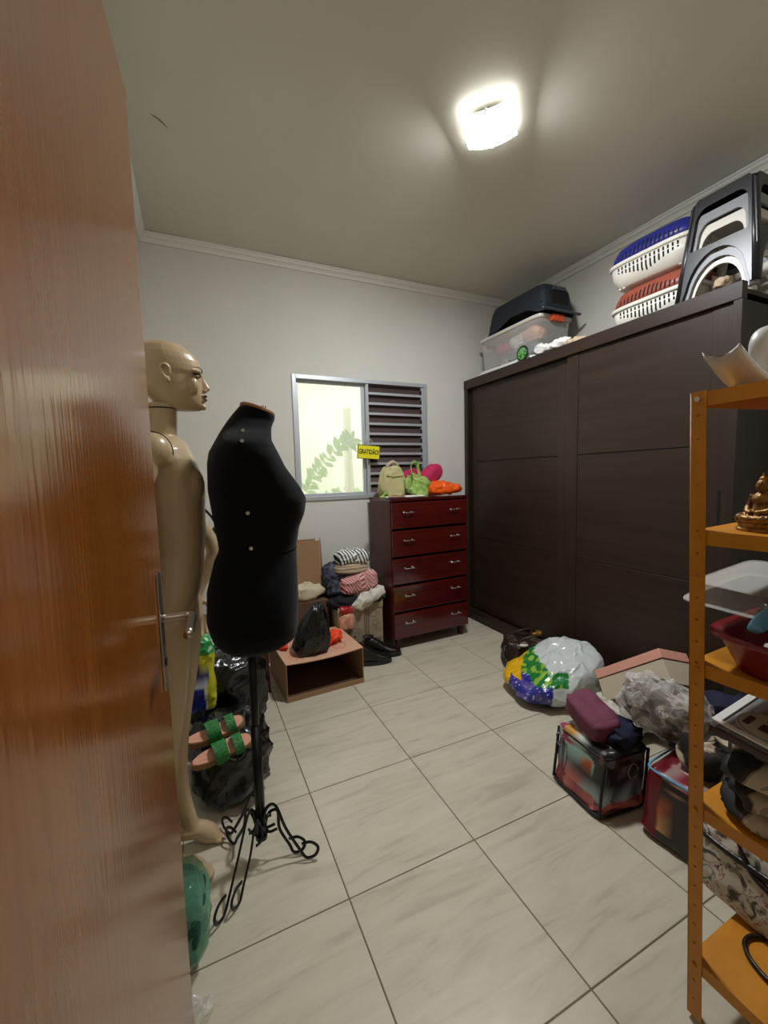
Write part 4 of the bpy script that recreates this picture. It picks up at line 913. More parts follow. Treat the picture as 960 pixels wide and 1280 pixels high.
# plastic shopping bag printed with a green, yellow and blue panel
def shopcol(p):
    x, y, z = p; w = noise.noise(Vector((x, y, z)) * 12) * 0.012
    a_ = x * 0.74 - y * 0.67 + w; z_ = z + w
    if a_ < -0.235 or (a_ < -0.17 and z_ > 0.118 and z_ < 0.185): return hx('e0ac10')
    if a_ < -0.03 and z_ < 0.018: return hx('8c8418')
    if a_ < 0.01 and z_ < 0.145:
        if noise.noise(Vector((x * 70, y * 70, z * 70))) > 0.45: return hx('c8d0e8')
        return hx('2a2f86') if noise.noise(Vector((x, y, z)) * 22) < 0.12 else hx('564b98')
    if a_ < 0.09 and 0.140 < z_ < 0.212: return hx('1c7a34') if noise.noise(Vector((x, y, z)) * 26 + Vector((5, 0, 0))) < 0.16 else hx('8cb43c')
    return hx('c8cecb')
def shopshape(p):
    x, y, z = p; a_ = x * 0.74 - y * 0.67; b_ = x * 0.67 + y * 0.74
    k = 0.66 + 0.40 * min(1, max(0, (b_ + 0.22) / 0.40)) + 0.34 * min(1, max(0, (a_ + 0.15) / 0.32))
    zz = (z + 0.125) * k * (1 - 0.22 * max(0, -a_) / 0.25) - 0.125
    return (x, y, zz)
sb = blob('shopping_bag', 'attr_plastic', (0.290, 0.24, 0.125), (2.045, 0.640, 0.002), (0, 0, math.radians(-6)), 0.8, 0.85, 0.018, 5.0, 51, 'crumple', nu=240, nv=130, shape=shopshape, col=shopcol, stretch=(1.2, 1.5, 0.8))
tag(sb, 'full white plastic shopping bag printed green, yellow and blue on the floor', 'bag')

def printcol(p):
    x, y, z = p
    n1 = noise.noise(Vector((x * 16 + 3, y * 16, z * 16))); n2 = noise.noise(Vector((x * 30 + 9, y * 30 + 2, z * 30)))
    h_ = z + n1 * 0.03
    if (y + 0.01) ** 2 * 0.9 + (z - 0.185) ** 2 * 2.6 < 0.0040 + 0.0012 * n1: return hx('cc5a24') if h_ < 0.185 else hx('9cc4b8')
    if h_ > 0.20 and y > 0.0: return hx('c4ccc4') if n2 > -0.1 else (hx('a03c60') if n1 > -0.1 else hx('c89040'))
    if h_ < 0.055 + 0.25 * (y + 0.12): return hx('c07068') if n2 > -0.05 else hx('8c3c48')
    if h_ < 0.085 + 0.22 * (y + 0.12): return hx('a4b8c0') if n2 > -0.15 else hx('5c6874')
    if n2 > 0.22: return hx('70767c')
    if n1 > 0.3: return hx('6c4a40')
    return hx('2a2528')
def lean(p): return (p.x + 0.10 * (p.z), p.y, p.z)
pbg = thing('storage_bag', 'zip storage bag with colourful cartoon-like print, maroon quilt bulging out', 'bag', (1.60, -0.035, 0.0), (0, 0, math.radians(-6)))
pbg['label'] = 'dark zip storage bag with bright painted print under a maroon quilt'
blob('bag_body', 'attr_bag', (0.118, 0.128, 0.130), (0, 0, 0.002), (0, 0, 0), 0.22, 0.28, 0.012, 8, 61, 'fold', parent=pbg, nu=160, nv=110, shape=lean, col=printcol)
bm = BM()
def prect(z, g=0.002): 
    dx = 0.10 * (z - 0.13); c_ = []
    for k in range(41):
        a_ = 2 * PI * k / 40; c_.append((dx + (0.120 + g) * spow(math.cos(a_), 0.28), (0.130 + g) * spow(math.sin(a_), 0.28), z))
    return c_
tube(bm, prect(0.012), 0.006, 6); tube(bm, prect(0.236, -0.004), 0.005, 6)
for cx_, cy_ in ((-1, -1), (-1, 1), (1, -1)):
    tube(bm, [((0.114 * cx_) - 0.013 + 0.1 * 0, 0.124 * cy_, 0.012), (0.112 * cx_ + 0.010, 0.122 * cy_, 0.236)], 0.006, 6)
obj('piping', bm, 'black_piping', pbg, smooth=True)
bm = BM(); tube(bm, [(0.03 + 0.024 * math.cos(q), -0.134, 0.17 + 0.03 * math.sin(q)) for q in [2 * PI * k / 24 for k in range(22)]], 0.003, 6); obj('vent_ring', bm, 'grey_plastic', pbg)
bm = BM(); tube(bm, [(-0.126, 0.095 + 0.016 * math.cos(q), 0.20 + 0.026 * math.sin(q)) for q in [2 * PI * k / 24 for k in range(22)]], 0.003, 6); obj('vent_ring', bm, 'grey_plastic', pbg)
def quilt(p):
    d = 0.006 * (abs(math.sin(p.x * 40)) ** .4 * abs(math.sin(p.y * 40)) ** .4)
    return (p.x, p.y, p.z + d)
tag(blob('maroon_quilt', 'maroon', (0.068, 0.105, 0.046), (1.590, 0.000, 0.275), (math.radians(13), math.radians(-8), -0.25), 0.40, 0.40, 0.008, 7, 3, 'fold', nu=90, nv=50, shape=quilt), 'maroon quilted cover stuffed in the top of the printed bag', 'quilt')
tag(blob('navy_garment', 'navy_cloth', (0.095, 0.075, 0.034), (1.635, -0.090, 0.250), (0, 0.1, 0.1), 0.7, 0.7, 0.022, 12, 8, 'fold', nu=60, nv=36), 'navy cloth poking out in front of the maroon quilt', 'clothes')
# clear bag with pillow
cbg = blob('clear_bag', 'film', (0.155, 0.165, 0.115), (1.790, -0.155, 0.262), (math.radians(8), math.radians(16), math.radians(20)), 0.75, 0.75, 0.020, 8, 71, 'crumple', nu=120, nv=70, stretch=(.6, 1.5, 1), flat=False)
tag(cbg, 'clear plastic bag holding a grey rose-print pillow on the floor pile', 'bag')
def flower(p):
    n1 = noise.noise(p * 13); n2 = noise.noise(p * 34 + Vector((4, 4, 4)))
    if n1 > 0.18: return hx('b8b4a4') if n2 > -0.1 else hx('8e8a7c')
    return hx('6c6454') if n2 > 0 else hx('5c5446')
blob('pillow', 'pillow_print', (0.140, 0.150, 0.100), (0, 0, 0.014), (0, 0, 0), 0.8, 0.8, 0.012, 7, 3, 'fold', parent=cbg, flat=False, nu=120, nv=70)
def knotw(p): return (p.x, p.y, p.z)
blob('knotted_neck', 'film', (0.030, 0.030, 0.060), (-0.150, 0.085, 0.14), (0.3, -0.6, 0), 0.9, 0.9, 0.026, 26, 3, 'crumple', parent=cbg, nu=60, nv=40, flat=False)
# red printed storage bag
def redcol(p):
    x, y, z = p; n1 = noise.noise(p * 10 + Vector((7, 1, 2)))
    if y > 0.055: return hx('6e1420')
    if (y - 0.045) ** 2 * 5 + (z - 0.09) ** 2 < 0.0018: return hx('c89a5c') if noise.noise(p * 40) > -0.1 else hx('b8552c')
    if y < -0.07 and z > 0.10 and n1 > 0.0: return hx('8c4418')
    if z > 0.232: return hx('9c8078') if n1 > 0 else hx('7c2430')
    if noise.noise(p * 60) > 0.5: return hx('80604c')
    return hx('2a201f')
rb = blob('storage_bag', 'attr_bag', (0.125, 0.115, 0.128), (1.700, -0.342, 0.002), (0, 0, math.radians(4)), 0.22, 0.28, 0.010, 8, 81, 'fold', nu=130, nv=90, shape=lean, col=redcol)
tag(rb, 'dark red and brown printed storage bag partly behind the orange shelf post', 'bag')
bm = BM(); tube(bm, [(p_[0], p_[1] * 0.90, p_[2]) for p_ in prect(0.244, -0.002)], 0.004, 6); o = obj('zip_edge', bm, 'blue_iron', rb); o.location = (0, 0, 0)
def cowcol(p):
    n1 = noise.noise(Vector((p[0], p[1], p[2] * 1.0)) * 11); return hx('b0a288') if n1 > 0.0 else (hx('2a1e18') if n1 < -0.06 else hx('5c4a38'))
tag(blob('spotted_blanket', 'cow_print', (0.13, 0.075, 0.055), (1.775, -0.375, 0.262), (0.1, 0.1, -0.3), 0.7, 0.7, 0.022, 10, 5, 'fold', nu=110, nv=60), 'cream and brown spotted blanket lying on the dark red storage bag', 'blanket')
tag(blob('green_cloth', 'green_plastic', (0.03, 0.03, 0.035), (1.885, -0.275, 0.30), (0, 0, 0), .8, .8, .014, 30, 3, 'crumple', nu=60, nv=40, flat=False), 'bit of bright green cloth between clear bag and spotted blanket', 'cloth')
tag(blob('navy_heap', 'navy_cloth', (0.21, 0.21, 0.19), (2.15, -0.25, 0.002), (0, 0, 0.3), 0.8, 0.8, 0.05, 6, 11, 'fold', nu=110, nv=70, shape=lambda p: (p.x, p.y, p.z * (1 - 1.0 * max(0, p.x)))), 'heap of navy cloth behind the clear bag beside the orange shelf', 'clothes')
tag(blob('grey_bundle', 'white_cloth', (0.13, 0.15, 0.075), (2.12, 0.20, 0.002), (0, 0, 0.3), 0.8, 0.8, 0.03, 9, 5, 'fold', nu=60, nv=36), 'grey-white cloth bundle under the pink-lidded shoebox', 'clothes')
# shoebox: measured corner and edge directions
P0 = Vector((2.1019, 0.0448, 0.4906)); ux = (Vector((2.0625, 0.3599, 0.2519)) - P0); Lx = ux.length; ux.normalize()
vy = (Vector((2.2914, 0.0242, 0.4313)) - P0); vy = (vy - ux * vy.dot(ux)); Ly = vy.length; vy.normalize()
wz = ux.cross(vy)
if wz.z > 0: wz = -wz
sbx = thing('shoebox', 'cream shoebox with a pink lid tilted on the pile by the wardrobe', 'box')
sbx.matrix_world = Matrix(((ux.x, vy.x, wz.x, P0.x), (ux.y, vy.y, wz.y, P0.y), (ux.z, vy.z, wz.z, P0.z), (0, 0, 0, 1)))
def flipbox(name, m, d, bev): 
    b_ = box(BM(), *d, bev); bmesh.ops.recalc_face_normals(b_, faces=b_.faces); return obj(name, b_, m, sbx)
flipbox('lid', 'pink_lid', (0, Lx, 0, Ly, 0, 0.045), 0.002)
flipbox('shadow_gap', 'black_gap', (0.006, Lx - 0.006, 0.006, Ly - 0.006, 0.040, 0.050), 0)
flipbox('box_body', 'white_board', (0.004, Lx - 0.004, 0.004, Ly - 0.004, 0.049, 0.160), 0.002)

# ------------------------------------------------------------ orange steel shelf (slight lean, as it stands)
fwd = Vector((0.4142, 0.9060, 0)).normalized(); ANG = math.radians(-1.9)
SM = Matrix.Translation((1.103, -0.615, 1.512)) @ Matrix.Rotation(ANG, 4, fwd)
def SH(x, y, z): return SM @ Vector((x, y, z))        # local: x right along the shelf, y away from the camera, z up from the post top
shf = thing('steel_shelf', 'orange perforated-angle steel shelf unit at the right edge', 'shelf'); shf.matrix_world = SM
LX, LY, PH = 0.90, 0.38, 1.500; AW = 0.031
ZS = [-0.002, -0.300, -0.600, -0.945, -1.345]         # shelf tops
def post(sx, sy):
    """angle post: two flanges, the outer one drilled every 5 cm; origin at the corner"""
    loops = [[(0, 0), (AW, 0), (AW, PH), (0, PH)]]
    zz = 0.05
    while zz < PH - 0.02:
        cy = PH - zz; loops.append([(AW * .5 + 0.0035 * math.cos(2 * PI * k / 8), cy + 0.0028 * math.sin(2 * PI * k / 8)) for k in range(8)]); zz += 0.05
    return loops
def make_post(px, py, sx, sy):
    f1 = panel('post', 'orange_steel', post(sx, sy), 0.0022, shf)
    f1.matrix_parent_inverse = Matrix.Identity(4)
    # flange in the y-z plane
    f1.matrix_basis = Matrix(((0, 0, 1, px + (0.0011 if sx > 0 else -0.0011)), (sy, 0, 0, py), (0, 1, 0, -PH), (0, 0, 0, 1)))
    f2 = panel('flange', 'orange_steel', post(sx, sy), 0.0022, f1)
    T2 = Matrix(((sx, 0, 0, px), (0, 0, 1, py + sy * 0.0011), (0, 1, 0, -PH), (0, 0, 0, 1)))
    f2.matrix_basis = f1.matrix_basis.inverted() @ T2
    return f1
for (px, py, sx, sy) in ((0, 0, 1, -1), (LX, 0, -1, -1), (0, -LY, 1, 1), (LX, -LY, -1, 1)): make_post(px, py, sx, sy)
for z in ZS:
    bm = BM(); box(bm, 0.003, LX - 0.003, -LY + 0.003, -0.003, z - 0.002, z)
    lp_ = 0.030
    box(bm, 0.003, 0.005, -LY + 0.003, -0.003, z - lp_, z - 0.002); box(bm, LX - 0.005, LX - 0.003, -LY + 0.003, -0.003, z - lp_, z - 0.002)
    box(bm, 0.005, LX - 0.005, -0.005, -0.003, z - lp_, z - 0.002); box(bm, 0.005, LX - 0.005, -LY + 0.003, -LY + 0.005, z - lp_, z - 0.002)
    obj('shelf_board', bm, 'orange_steel', shf)
    for px, py in ((0, 0), (0, -LY)):
        bm = BM(); yy = -AW / 2 if py == 0 else -LY + AW / 2
        loft(bm, [[(xx, yy + 0.006 * math.cos(2 * PI * k / 6), z - 0.014 + 0.006 * math.sin(2 * PI * k / 6)) for k in range(6)] for xx in (0.0, -0.004)]); obj('bolt', bm, 'orange_steel' if z < -0.1 else 'steel', shf)
def onshelf(o, x, y, k, rz=0.0, dz=0.0, rx=0.0, ry=0.0):
    from mathutils import Euler
    o.matrix_world = SM @ Matrix.Translation((x, y, ZS[k] + 0.0005 + dz)) @ Euler((rx, ry, rz)).to_matrix().to_4x4(); return o
# moulded pale object on the top shelf: shallow curved trough and upright loop
wh = thing('moulded_trough', 'pale grey curved moulded trough with a loop on the top shelf', 'moulding')
onshelf(wh, 0.112, -0.046, 0, 0.0); wh.scale = (1, 1, 0.78)
bm = BM(); R_ = []
for k in range(15):
    t_ = k / 14; x = -0.075 + 0.30 * t_; zb = 0.075 * (1 - min(1, t_ * 3.2)) ** 1.5 + 0.012 + 0.055 * max(0, t_ - 0.45) ** 1.2; w = 0.034 + 0.004 * math.sin(t_ * PI)
    xx = x - 0.018 * (1 - min(1, t_ * 3)) ** 2
    sec = []
    for q in range(11):
        a_ = -1 + 2 * q / 10; sec.append((xx, a_ * w, zb + 0.022 * a_ * a_))
    for q in range(10, -1, -1):
        a_ = -1 + 2 * q / 10; sec.append((xx + 0.003, a_ * w * 0.94, zb + 0.022 * a_ * a_ - 0.016))
    R_.append(sec)
loft(bm, R_); bmesh.ops.recalc_face_normals(bm, faces=bm.faces); obj('trough', bm, 'pale_grey', wh, smooth=True)
bm = BM(); tube(bm, [(-0.02, 0, 0.0), (0.0, 0, 0.012), (0.06, 0, 0.016), (0.16, 0, 0.02)], 0.014, 10, smooth=4); obj('foot', bm, 'pale_grey', wh, smooth=True)
bm = BM(); tube(bm, [(0.125 + 0.050 * math.cos(q), 0.01, 0.125 + 0.062 * math.sin(q)) for q in [2 * PI * k / 28 for k in range(29)]], 0.009, 10, 2.0); obj('loop', bm, 'pale_grey', wh, smooth=True)
bm = BM(); tube(bm, [(0.135 + 0.022 * math.cos(q), 0.01, 0.125 + 0.030 * math.sin(q)) for q in [2 * PI * k / 28 for k in range(29)]], 0.006, 10, 1.6); obj('inner_loop', bm, 'pale_grey', wh, smooth=True)
# seated figurine
bd = thing('seated_figurine', 'small antique gold seated meditating figurine on the second shelf', 'figurine')
onshelf(bd, 0.075, -0.098, 1, math.radians(-110))
bm = BM(); loft(bm, [rring(0, 0, 0, .044, .032, 28, .7), rring(0, 0, .005, .045, .033, 28, .7), rring(0, 0, .010, .040, .029, 28, .7), rring(0, 0, .016, .042, .031, 28, .7), rring(0, 0, .020, .040, .029, 28, .7)]); obj('pedestal', bm, 'gold', bd)
fb = BM()
limb(fb, [(0, 0, 0.022, 0.020), (0, 0, 0.036, 0.018), (0, 0.002, 0.055, 0.017), (0, 0.002, 0.068, 0.020), (0, 0.001, 0.076, 0.016), (0, 0, 0.082, 0.008)])
for s in (-1, 1):
    limb(fb, [(s * 0.010, 0, 0.028, 0.013), (s * 0.034, -0.010, 0.027, 0.010), (s * 0.022, -0.026, 0.026, 0.009), (-s * 0.012, -0.028, 0.026, 0.007)])
    limb(fb, [(s * 0.020, 0.002, 0.074, 0.0075), (s * 0.026, 0.0, 0.056, 0.0065), (s * 0.022, -0.012, 0.043, 0.006), (s * 0.004, -0.022, 0.038, 0.005)])
    ell(fb, (s * 0.0115, 0.001, 0.092), (0.002, 0.003, 0.007))
ell(fb, (0, 0, 0.094), (0.0115, 0.0125, 0.0135)); ell(fb, (0, 0.002, 0.107), (0.0075, 0.008, 0.007)); limb(fb, [(0, 0.001, 0.110, 0.004), (0, 0.001, 0.121, 0.0015)], 8); ell(fb, (0, -0.0125, 0.092), (0.002, 0.003, 0.003)); ell(fb, (0, 0, 0.084), (0.007, 0.007, 0.008))
me = bpy.data.meshes.new('figure'); fb.to_mesh(me); fb.free(); tmp = link('figure', me)
fg = baked(tmp, [('REMESH', dict(mode='VOXEL', voxel_size=0.0013, use_smooth_shade=True)), ('SMOOTH', dict(factor=0.5, iterations=1))], 'figure', 'gold'); fg.parent = bd
# maroon basin
ba = thing('basin', 'maroon plastic basin full of oddments on the third shelf', 'basin'); onshelf(ba, 0.142, -0.200, 2)
def rr2(a_, b_, z, e=0.45, n=40): return rring(0, 0, z, a_, b_, n, e)
bm = BM(); loft(bm, [rr2(.12, .13, 0.0), rr2(.128, .138, 0.004), rr2(.155, .165, 0.072), rr2(.168, .178, 0.077), rr2(.169, .179, 0.085), rr2(.155, .165, 0.085), rr2(.149, .160, 0.076), rr2(.122, .132, 0.010)]); obj('bowl', bm, 'maroon_plastic', ba, smooth=True)
ir = thing('blue_handle', 'light blue curved plastic tool lying in the maroon basin', 'tool'); onshelf(ir, 0.070, -0.110, 2, math.radians(4), 0.092)
bm = BM(); tube(bm, [(-0.055, 0.0, 0.012), (-0.02, 0.0, 0.018), (0.03, -0.005, 0.030), (0.075, -0.01, 0.045), (0.10, -0.01, 0.040)], lambda t: 0.012 + 0.008 * math.sin(t * PI), 12, 0.7, smooth=5)
tube(bm, [(-0.035, -0.05, -0.012), (-0.01, -0.045, 0.008), (0.02, -0.03, 0.026), (0.05, -0.015, 0.036)], 0.011, 10, .7, smooth=5); obj('handle_body', bm, 'blue_iron', ir, smooth=True)
tag(onshelf(blob('bone_handle', 'bone_plastic', (0.016, 0.045, 0.020), (0, 0, 0), (0, 0, 0), 1, 1, 0, 1, 1, '', nu=28, nv=16, flat=False), 0.095, -0.135, 2, -0.6, 0.064), 'cream plastic handle resting in the maroon basin', 'tool')
tag(onshelf(blob('black_cable', 'black_plastic', (0.040, 0.060, 0.030), (0, 0, 0), (0, 0, 0), .9, .9, 0.02, 30, 4, 'crumple', nu=48, nv=30, flat=False), 0.150, -0.120, 2, 0, 0.058), 'tangled black cable in the maroon basin', 'cable')
tag(onshelf(blob('white_cloth', 'white_cloth', (0.085, 0.11, 0.03), (0, 0, 0), (0, 0, 0), .8, .8, 0.015, 14, 4, 'fold', nu=60, nv=30, flat=False), 0.150, -0.20, 2, 0, 0.012), 'white cloth at the bottom of the maroon basin', 'cloth')
ts = thing('clear_tray', 'clear plastic tray lying tilted across the back of the basin', 'tray'); onshelf(ts, 0.232, -0.036, 2, 0.03, 0.118, 0.05, -0.04)
bm = BM(); loft(bm, [rr2(.143, .083, 0.044, .25), rr2(.155, .093, 0.0, .25), rr2(.168, .105, 0.0, .25), rr2(.168, .105, 0.003, .25), rr2(.157, .095, 0.004, .25), rr2(.146, .086, 0.047, .25)]); obj('tray_shell', bm, 'clear_bin', ts)
# fourth shelf: spotted blankets with a lidded box on top
GB = 'spotted blankets piled on the fourth shelf'
for k, (zz, hgt, sx, sy, sd) in enumerate(((0.0, 0.026, 0.205, 0.165, 3), (0.052, 0.026, 0.215, 0.165, 8), (0.104, 0.024, 0.210, 0.165, 15))):
    b_ = blob('spotted_blanket', 'cow_print', (sx, sy, hgt), (0, 0, 0), (0, 0, 0), 0.6, 0.45, 0.022, 8, sd, 'fold', nu=130, nv=50)
    onshelf(b_, 0.222, -0.20, 3, 0.02 * k, zz)
    tag(b_, ['dark and cream spotted blanket at the bottom of the fourth shelf pile', 'dark and cream spotted blanket in the middle of the fourth shelf pile', 'dark and cream spotted blanket directly under the clear-lidded case'][k], 'blanket', GB)
cs = thing('clear_case', 'flat clear-lidded case with a round pale label on the blankets', 'case'); onshelf(cs, 0.200, -0.145, 3, 0.05, 0.172, 0.13, -0.02)
boxo('case_body', 'slat', (-0.175, 0.175, -0.145, 0.125, 0, 0.018), cs, 0.004, 2)
bm = BM(); box(bm, -0.175, 0.175, -0.145, 0.125, 0.018, 0.030, 0.004); obj('clear_lid', bm, 'clear_bin', cs)
bm = BM(); loft(bm, [[(-0.105 + 0.055 * math.cos(q), 0.048 + 0.055 * math.sin(q), z) for q in [2 * PI * k / 40 for k in range(40)]] for z in (0.0305, 0.0325)]); dl = obj('round_label', bm, 'pale_grey', cs)
bm = BM(); box(bm, -0.125, -0.095, 0.030, 0.058, 0.0328, 0.0336); box(bm, -0.125, -0.085, 0.074, 0.086, 0.0328, 0.0334); box(bm, -0.085, -0.062, 0.045, 0.056, 0.0328, 0.0334); obj('label_picture', bm, 'brown_bag', dl)
bm = BM(); disc_ring(bm, (-0.105, 0.048), 0.051, 0.048, 0.0330, 40); obj('label_rim', bm, 'grey_plastic', dl)
bm = BM(); box(bm, -0.174, -0.162, -0.10, 0.123, 0.0305, 0.034); box(bm, -0.162, 0.172, 0.108, 0.123, 0.0305, 0.034); obj('white_edge', bm, 'paper', cs)
# bottom shelf: floral bag and cable loop
fl_b = thing('floral_bag', 'grey rose-print fabric bag with black edging on the bottom shelf', 'bag'); onshelf(fl_b, 0.355, -0.10, 4, math.radians(0))
def rosecol(p):
    n1 = noise.noise(p * 16); n2 = noise.noise(p * 30 + Vector((3, 3, 3)))
    if n1 > 0.2: return hx('9c6c64') if n2 > 0 else hx('6c4640')
    if n1 < -0.22: return hx('5c5a50')
    return hx('b4ae9e') if n2 > -0.2 else hx('8c8678')
blob('bag_body', 'rose_print', (0.155, 0.235, 0.112), (0, 0, 0), (0, 0, 0), 0.4, 0.4, 0.008, 6, 3, 'fold', parent=fl_b, nu=120, nv=70, shape=lambda p: (p.x + 0.25 * p.z, p.y, p.z))
bm = BM(); tube(bm, [(0.012 + (0.156) * spow(math.cos(q), .4), 0.238 * spow(math.sin(q), .4), 0.150 + 0.006 * math.sin(3 * q)) for q in [2 * PI * k / 44 for k in range(45)]], 0.009, 8); obj('edging', bm, 'leather_black', fl_b, smooth=True)
bm = BM(); tube(bm, [(0.02, 0.17, 0.225), (-0.105, 0.12, 0.215), (-0.148, 0.06, 0.14), (-0.150, -0.04, 0.13), (-0.11, -0.12, 0.21), (0.0, -0.18, 0.225)], 0.008, 8, smooth=6); obj('strap', bm, 'leather_black', fl_b, smooth=True)
cb_ = thing('cable_loop', 'dark brown cable loop lying on the bottom orange shelf', 'cable'); onshelf(cb_, 0.135, -0.135, 4, 0, 0.006)
bm = BM(); tube(bm, [(0.02 + 0.060 * math.cos(q) , 0.0 + 0.085 * math.sin(q), 0.0) for q in [0.15 + 2 * PI * k / 28 for k in range(27)]] + [(0.05, -0.02, 0.004), (0.03, -0.045, 0.002)], 0.0055, 8, smooth=2); obj('cable', bm, 'leather_black', cb_, smooth=True)

# ------------------------------------------------------------ things on top of the wardrobe
WT = 2.166
def put(o, x, y, z, rz=0): o.location = (x, y, z); o.rotation_euler = (0, 0, rz); return o
wsh = blob('folded_sheet', 'paper', (0.13, 0.36, 0.035), (0, 0, 0), (0, 0, 0), 0.4, 0.3, 0.01, 8, 3, 'fold', nu=70, nv=24)
tag(put(wsh, 2.60, 1.60, WT + 0.002), 'flat white folded sheeting under the clear storage bin', 'sheet')
cb2 = thing('storage_bin', 'clear plastic storage bin with orange clip on the wardrobe', 'bin', (2.635, 1.535, WT + 0.07), (0, 0, 0))
def rr3(a_, b_, z, e=0.2, n=48): return rring(0, 0, z, a_, b_, n, e)
bm = BM(); loft(bm, [rr3(.145, .325, 0.0), rr3(.150, .332, 0.01), rr3(.165, .350, 0.245), rr3(.163, .348, 0.245), rr3(.148, .330, 0.012)]); obj('bin_shell', bm, 'clear_bin', cb2)
bm = BM(); loft(bm, [rr3(.172, .358, 0.240), rr3(.176, .362, 0.246), rr3(.176, .362, 0.262), rr3(.165, .350, 0.268), rr3(.12, .30, 0.268)]); obj('bin_lid', bm, 'white_plastic', cb2)
boxo('clip', 'orange_plastic', (-0.07, 0.05, -0.385, -0.355, 0.215, 0.262), cb2, 0.006, 2)
boxo('clip', 'orange_plastic', (-0.07, 0.05, 0.355, 0.375, 0.215, 0.262), cb2, 0.006, 2)
for k, (dx, dy, a_, c_, mm, lb, dz) in enumerate(((-0.06, -0.20, 0.09, 0.055, 'insole', 'pink bundle inside the clear storage bin', 0.12), (-0.05, -0.05, 0.09, 0.06, 'white_cloth', 'white bundle in the middle of the clear storage bin', 0.10), (-0.05, 0.13, 0.085, 0.05, 'magenta', 'rosy bundle at the far end of the clear storage bin', 0.10), (-0.04, -0.10, 0.20, 0.05, 'navy_print', 'dark patterned cloth at the bottom of the clear storage bin', 0.012), (0.05, 0.16, 0.12, 0.06, 'white_cloth', 'white cloth behind the rosy bundle in the clear bin', 0.012), (0.03, -0.17, 0.1, 0.04, 'attr_cloth', 'pale striped cloth at the near end of the clear bin', 0.02))):
    o = blob('bundle', mm, (0.07, a_, c_), (0, 0, 0), (0, 0, 0), .8, .8, .015, 14, k, 'fold', nu=48, nv=28, col=(stripes(0.02, 'd8d4cc', '8c94a4', 1, .5) if mm == 'attr_cloth' else None))
    tag(put(o, 2.635 + dx, 1.535 + dy, WT + 0.07 + dz), lb, 'bundle')
# upturned slate tub
tb = thing('plastic_tub', 'slate grey plastic tub upside down on the clear bin', 'tub', (2.625, 1.46, WT + 0.340), (0, 0, 0))
bm = BM(); R_ = []
for a_, b_, z in ((.175, .330, 0.0), (.170, .325, 0.02), (.150, .300, 0.16), (.135, .280, 0.205), (.10, .24, 0.215)):
    ring = rr3(a_, b_, z, 0.3, 64)
    if z < 0.03:                                          # arched cut in the rim towards the room
        ring = [(x, y, z + (0.06 * max(0, math.cos((y + 0.07) / 0.20 * PI / 2)) if abs(y + 0.07) < 0.20 and x < 0 else 0)) for x, y, z in ring]
    R_.append(ring)
loft(bm, R_, cap=False); bm.faces.new([v for v in bm.verts][-64:]); bmesh.ops.solidify(bm, geom=bm.faces[:], thickness=0.004); bmesh.ops.recalc_face_normals(bm, faces=bm.faces)
obj('tub_shell', bm, 'slate_plastic', tb)
boxo('recess_shade', 'black_gap', (-0.085, 0.085, -0.318, -0.300, 0.03, 0.15), tb, 0.006)  # black block painted as the shade of a recess in the tub end
boxo('handle_lip', 'slate_plastic', (-0.06, 0.06, -0.318, -0.295, 0.155, 0.185), tb, 0.006, 2)
boxo('rim', 'slate_plastic', (-0.19, 0.19, -0.345, -0.325, -0.002, 0.014), tb, 0.004)
boxo('inside_shade', 'black_gap', (-0.15, 0.15, -0.29, 0.29, 0.065, 0.070), tb)  # black sheet standing in for the shade under the upturned tub
wl = thing('toy_wheel', 'green spoked toy wheel with black rim on the wardrobe edge', 'wheel', (2.432, 1.315, WT + 0.078), (0, PI / 2, 0))
bm = BM(); tube(bm, [(0.050 * math.cos(q), 0.050 * math.sin(q), 0) for q in [2 * PI * k / 28 for k in range(29)]], 0.008, 8); obj('tyre', bm, 'black_plastic', wl, smooth=True)
bm = BM(); tube(bm, [(0.042 * math.cos(q), 0.042 * math.sin(q), 0) for q in [2 * PI * k / 28 for k in range(29)]], 0.005, 8); tube(bm, [(0, 0, -0.008), (0, 0, 0.008)], 0.012, 12)
for k in range(5):
    a_ = 2 * PI * k / 5; tube(bm, [(0, 0, 0), (0.042 * math.cos(a_), 0.042 * math.sin(a_), 0)], 0.0065, 6)
obj('hub', bm, 'green_plastic', wl, smooth=True)
for k, (y, x, lb) in enumerate(((1.13, 2.46, 'white flat sandal-like bundle beside the toy wheel'), (0.985, 2.47, 'white crumpled bundle between toy wheel and pet carriers'), (0.86, 2.465, 'off-white flat bundle nearest the pet carriers'))):
    tag(put(blob('paper_bundle', 'paper' if k != 2 else 'beige_cloth', (0.045, 0.075, 0.036 - 0.004 * k), (0, 0, 0), (0, 0, 0), .8, .7, .014, 16, k + 2, 'fold', nu=60, nv=30), x, y, WT + 0.002 + (0.02 if k < 2 else 0)), lb.replace('sandal-like ', ''), 'bundle')
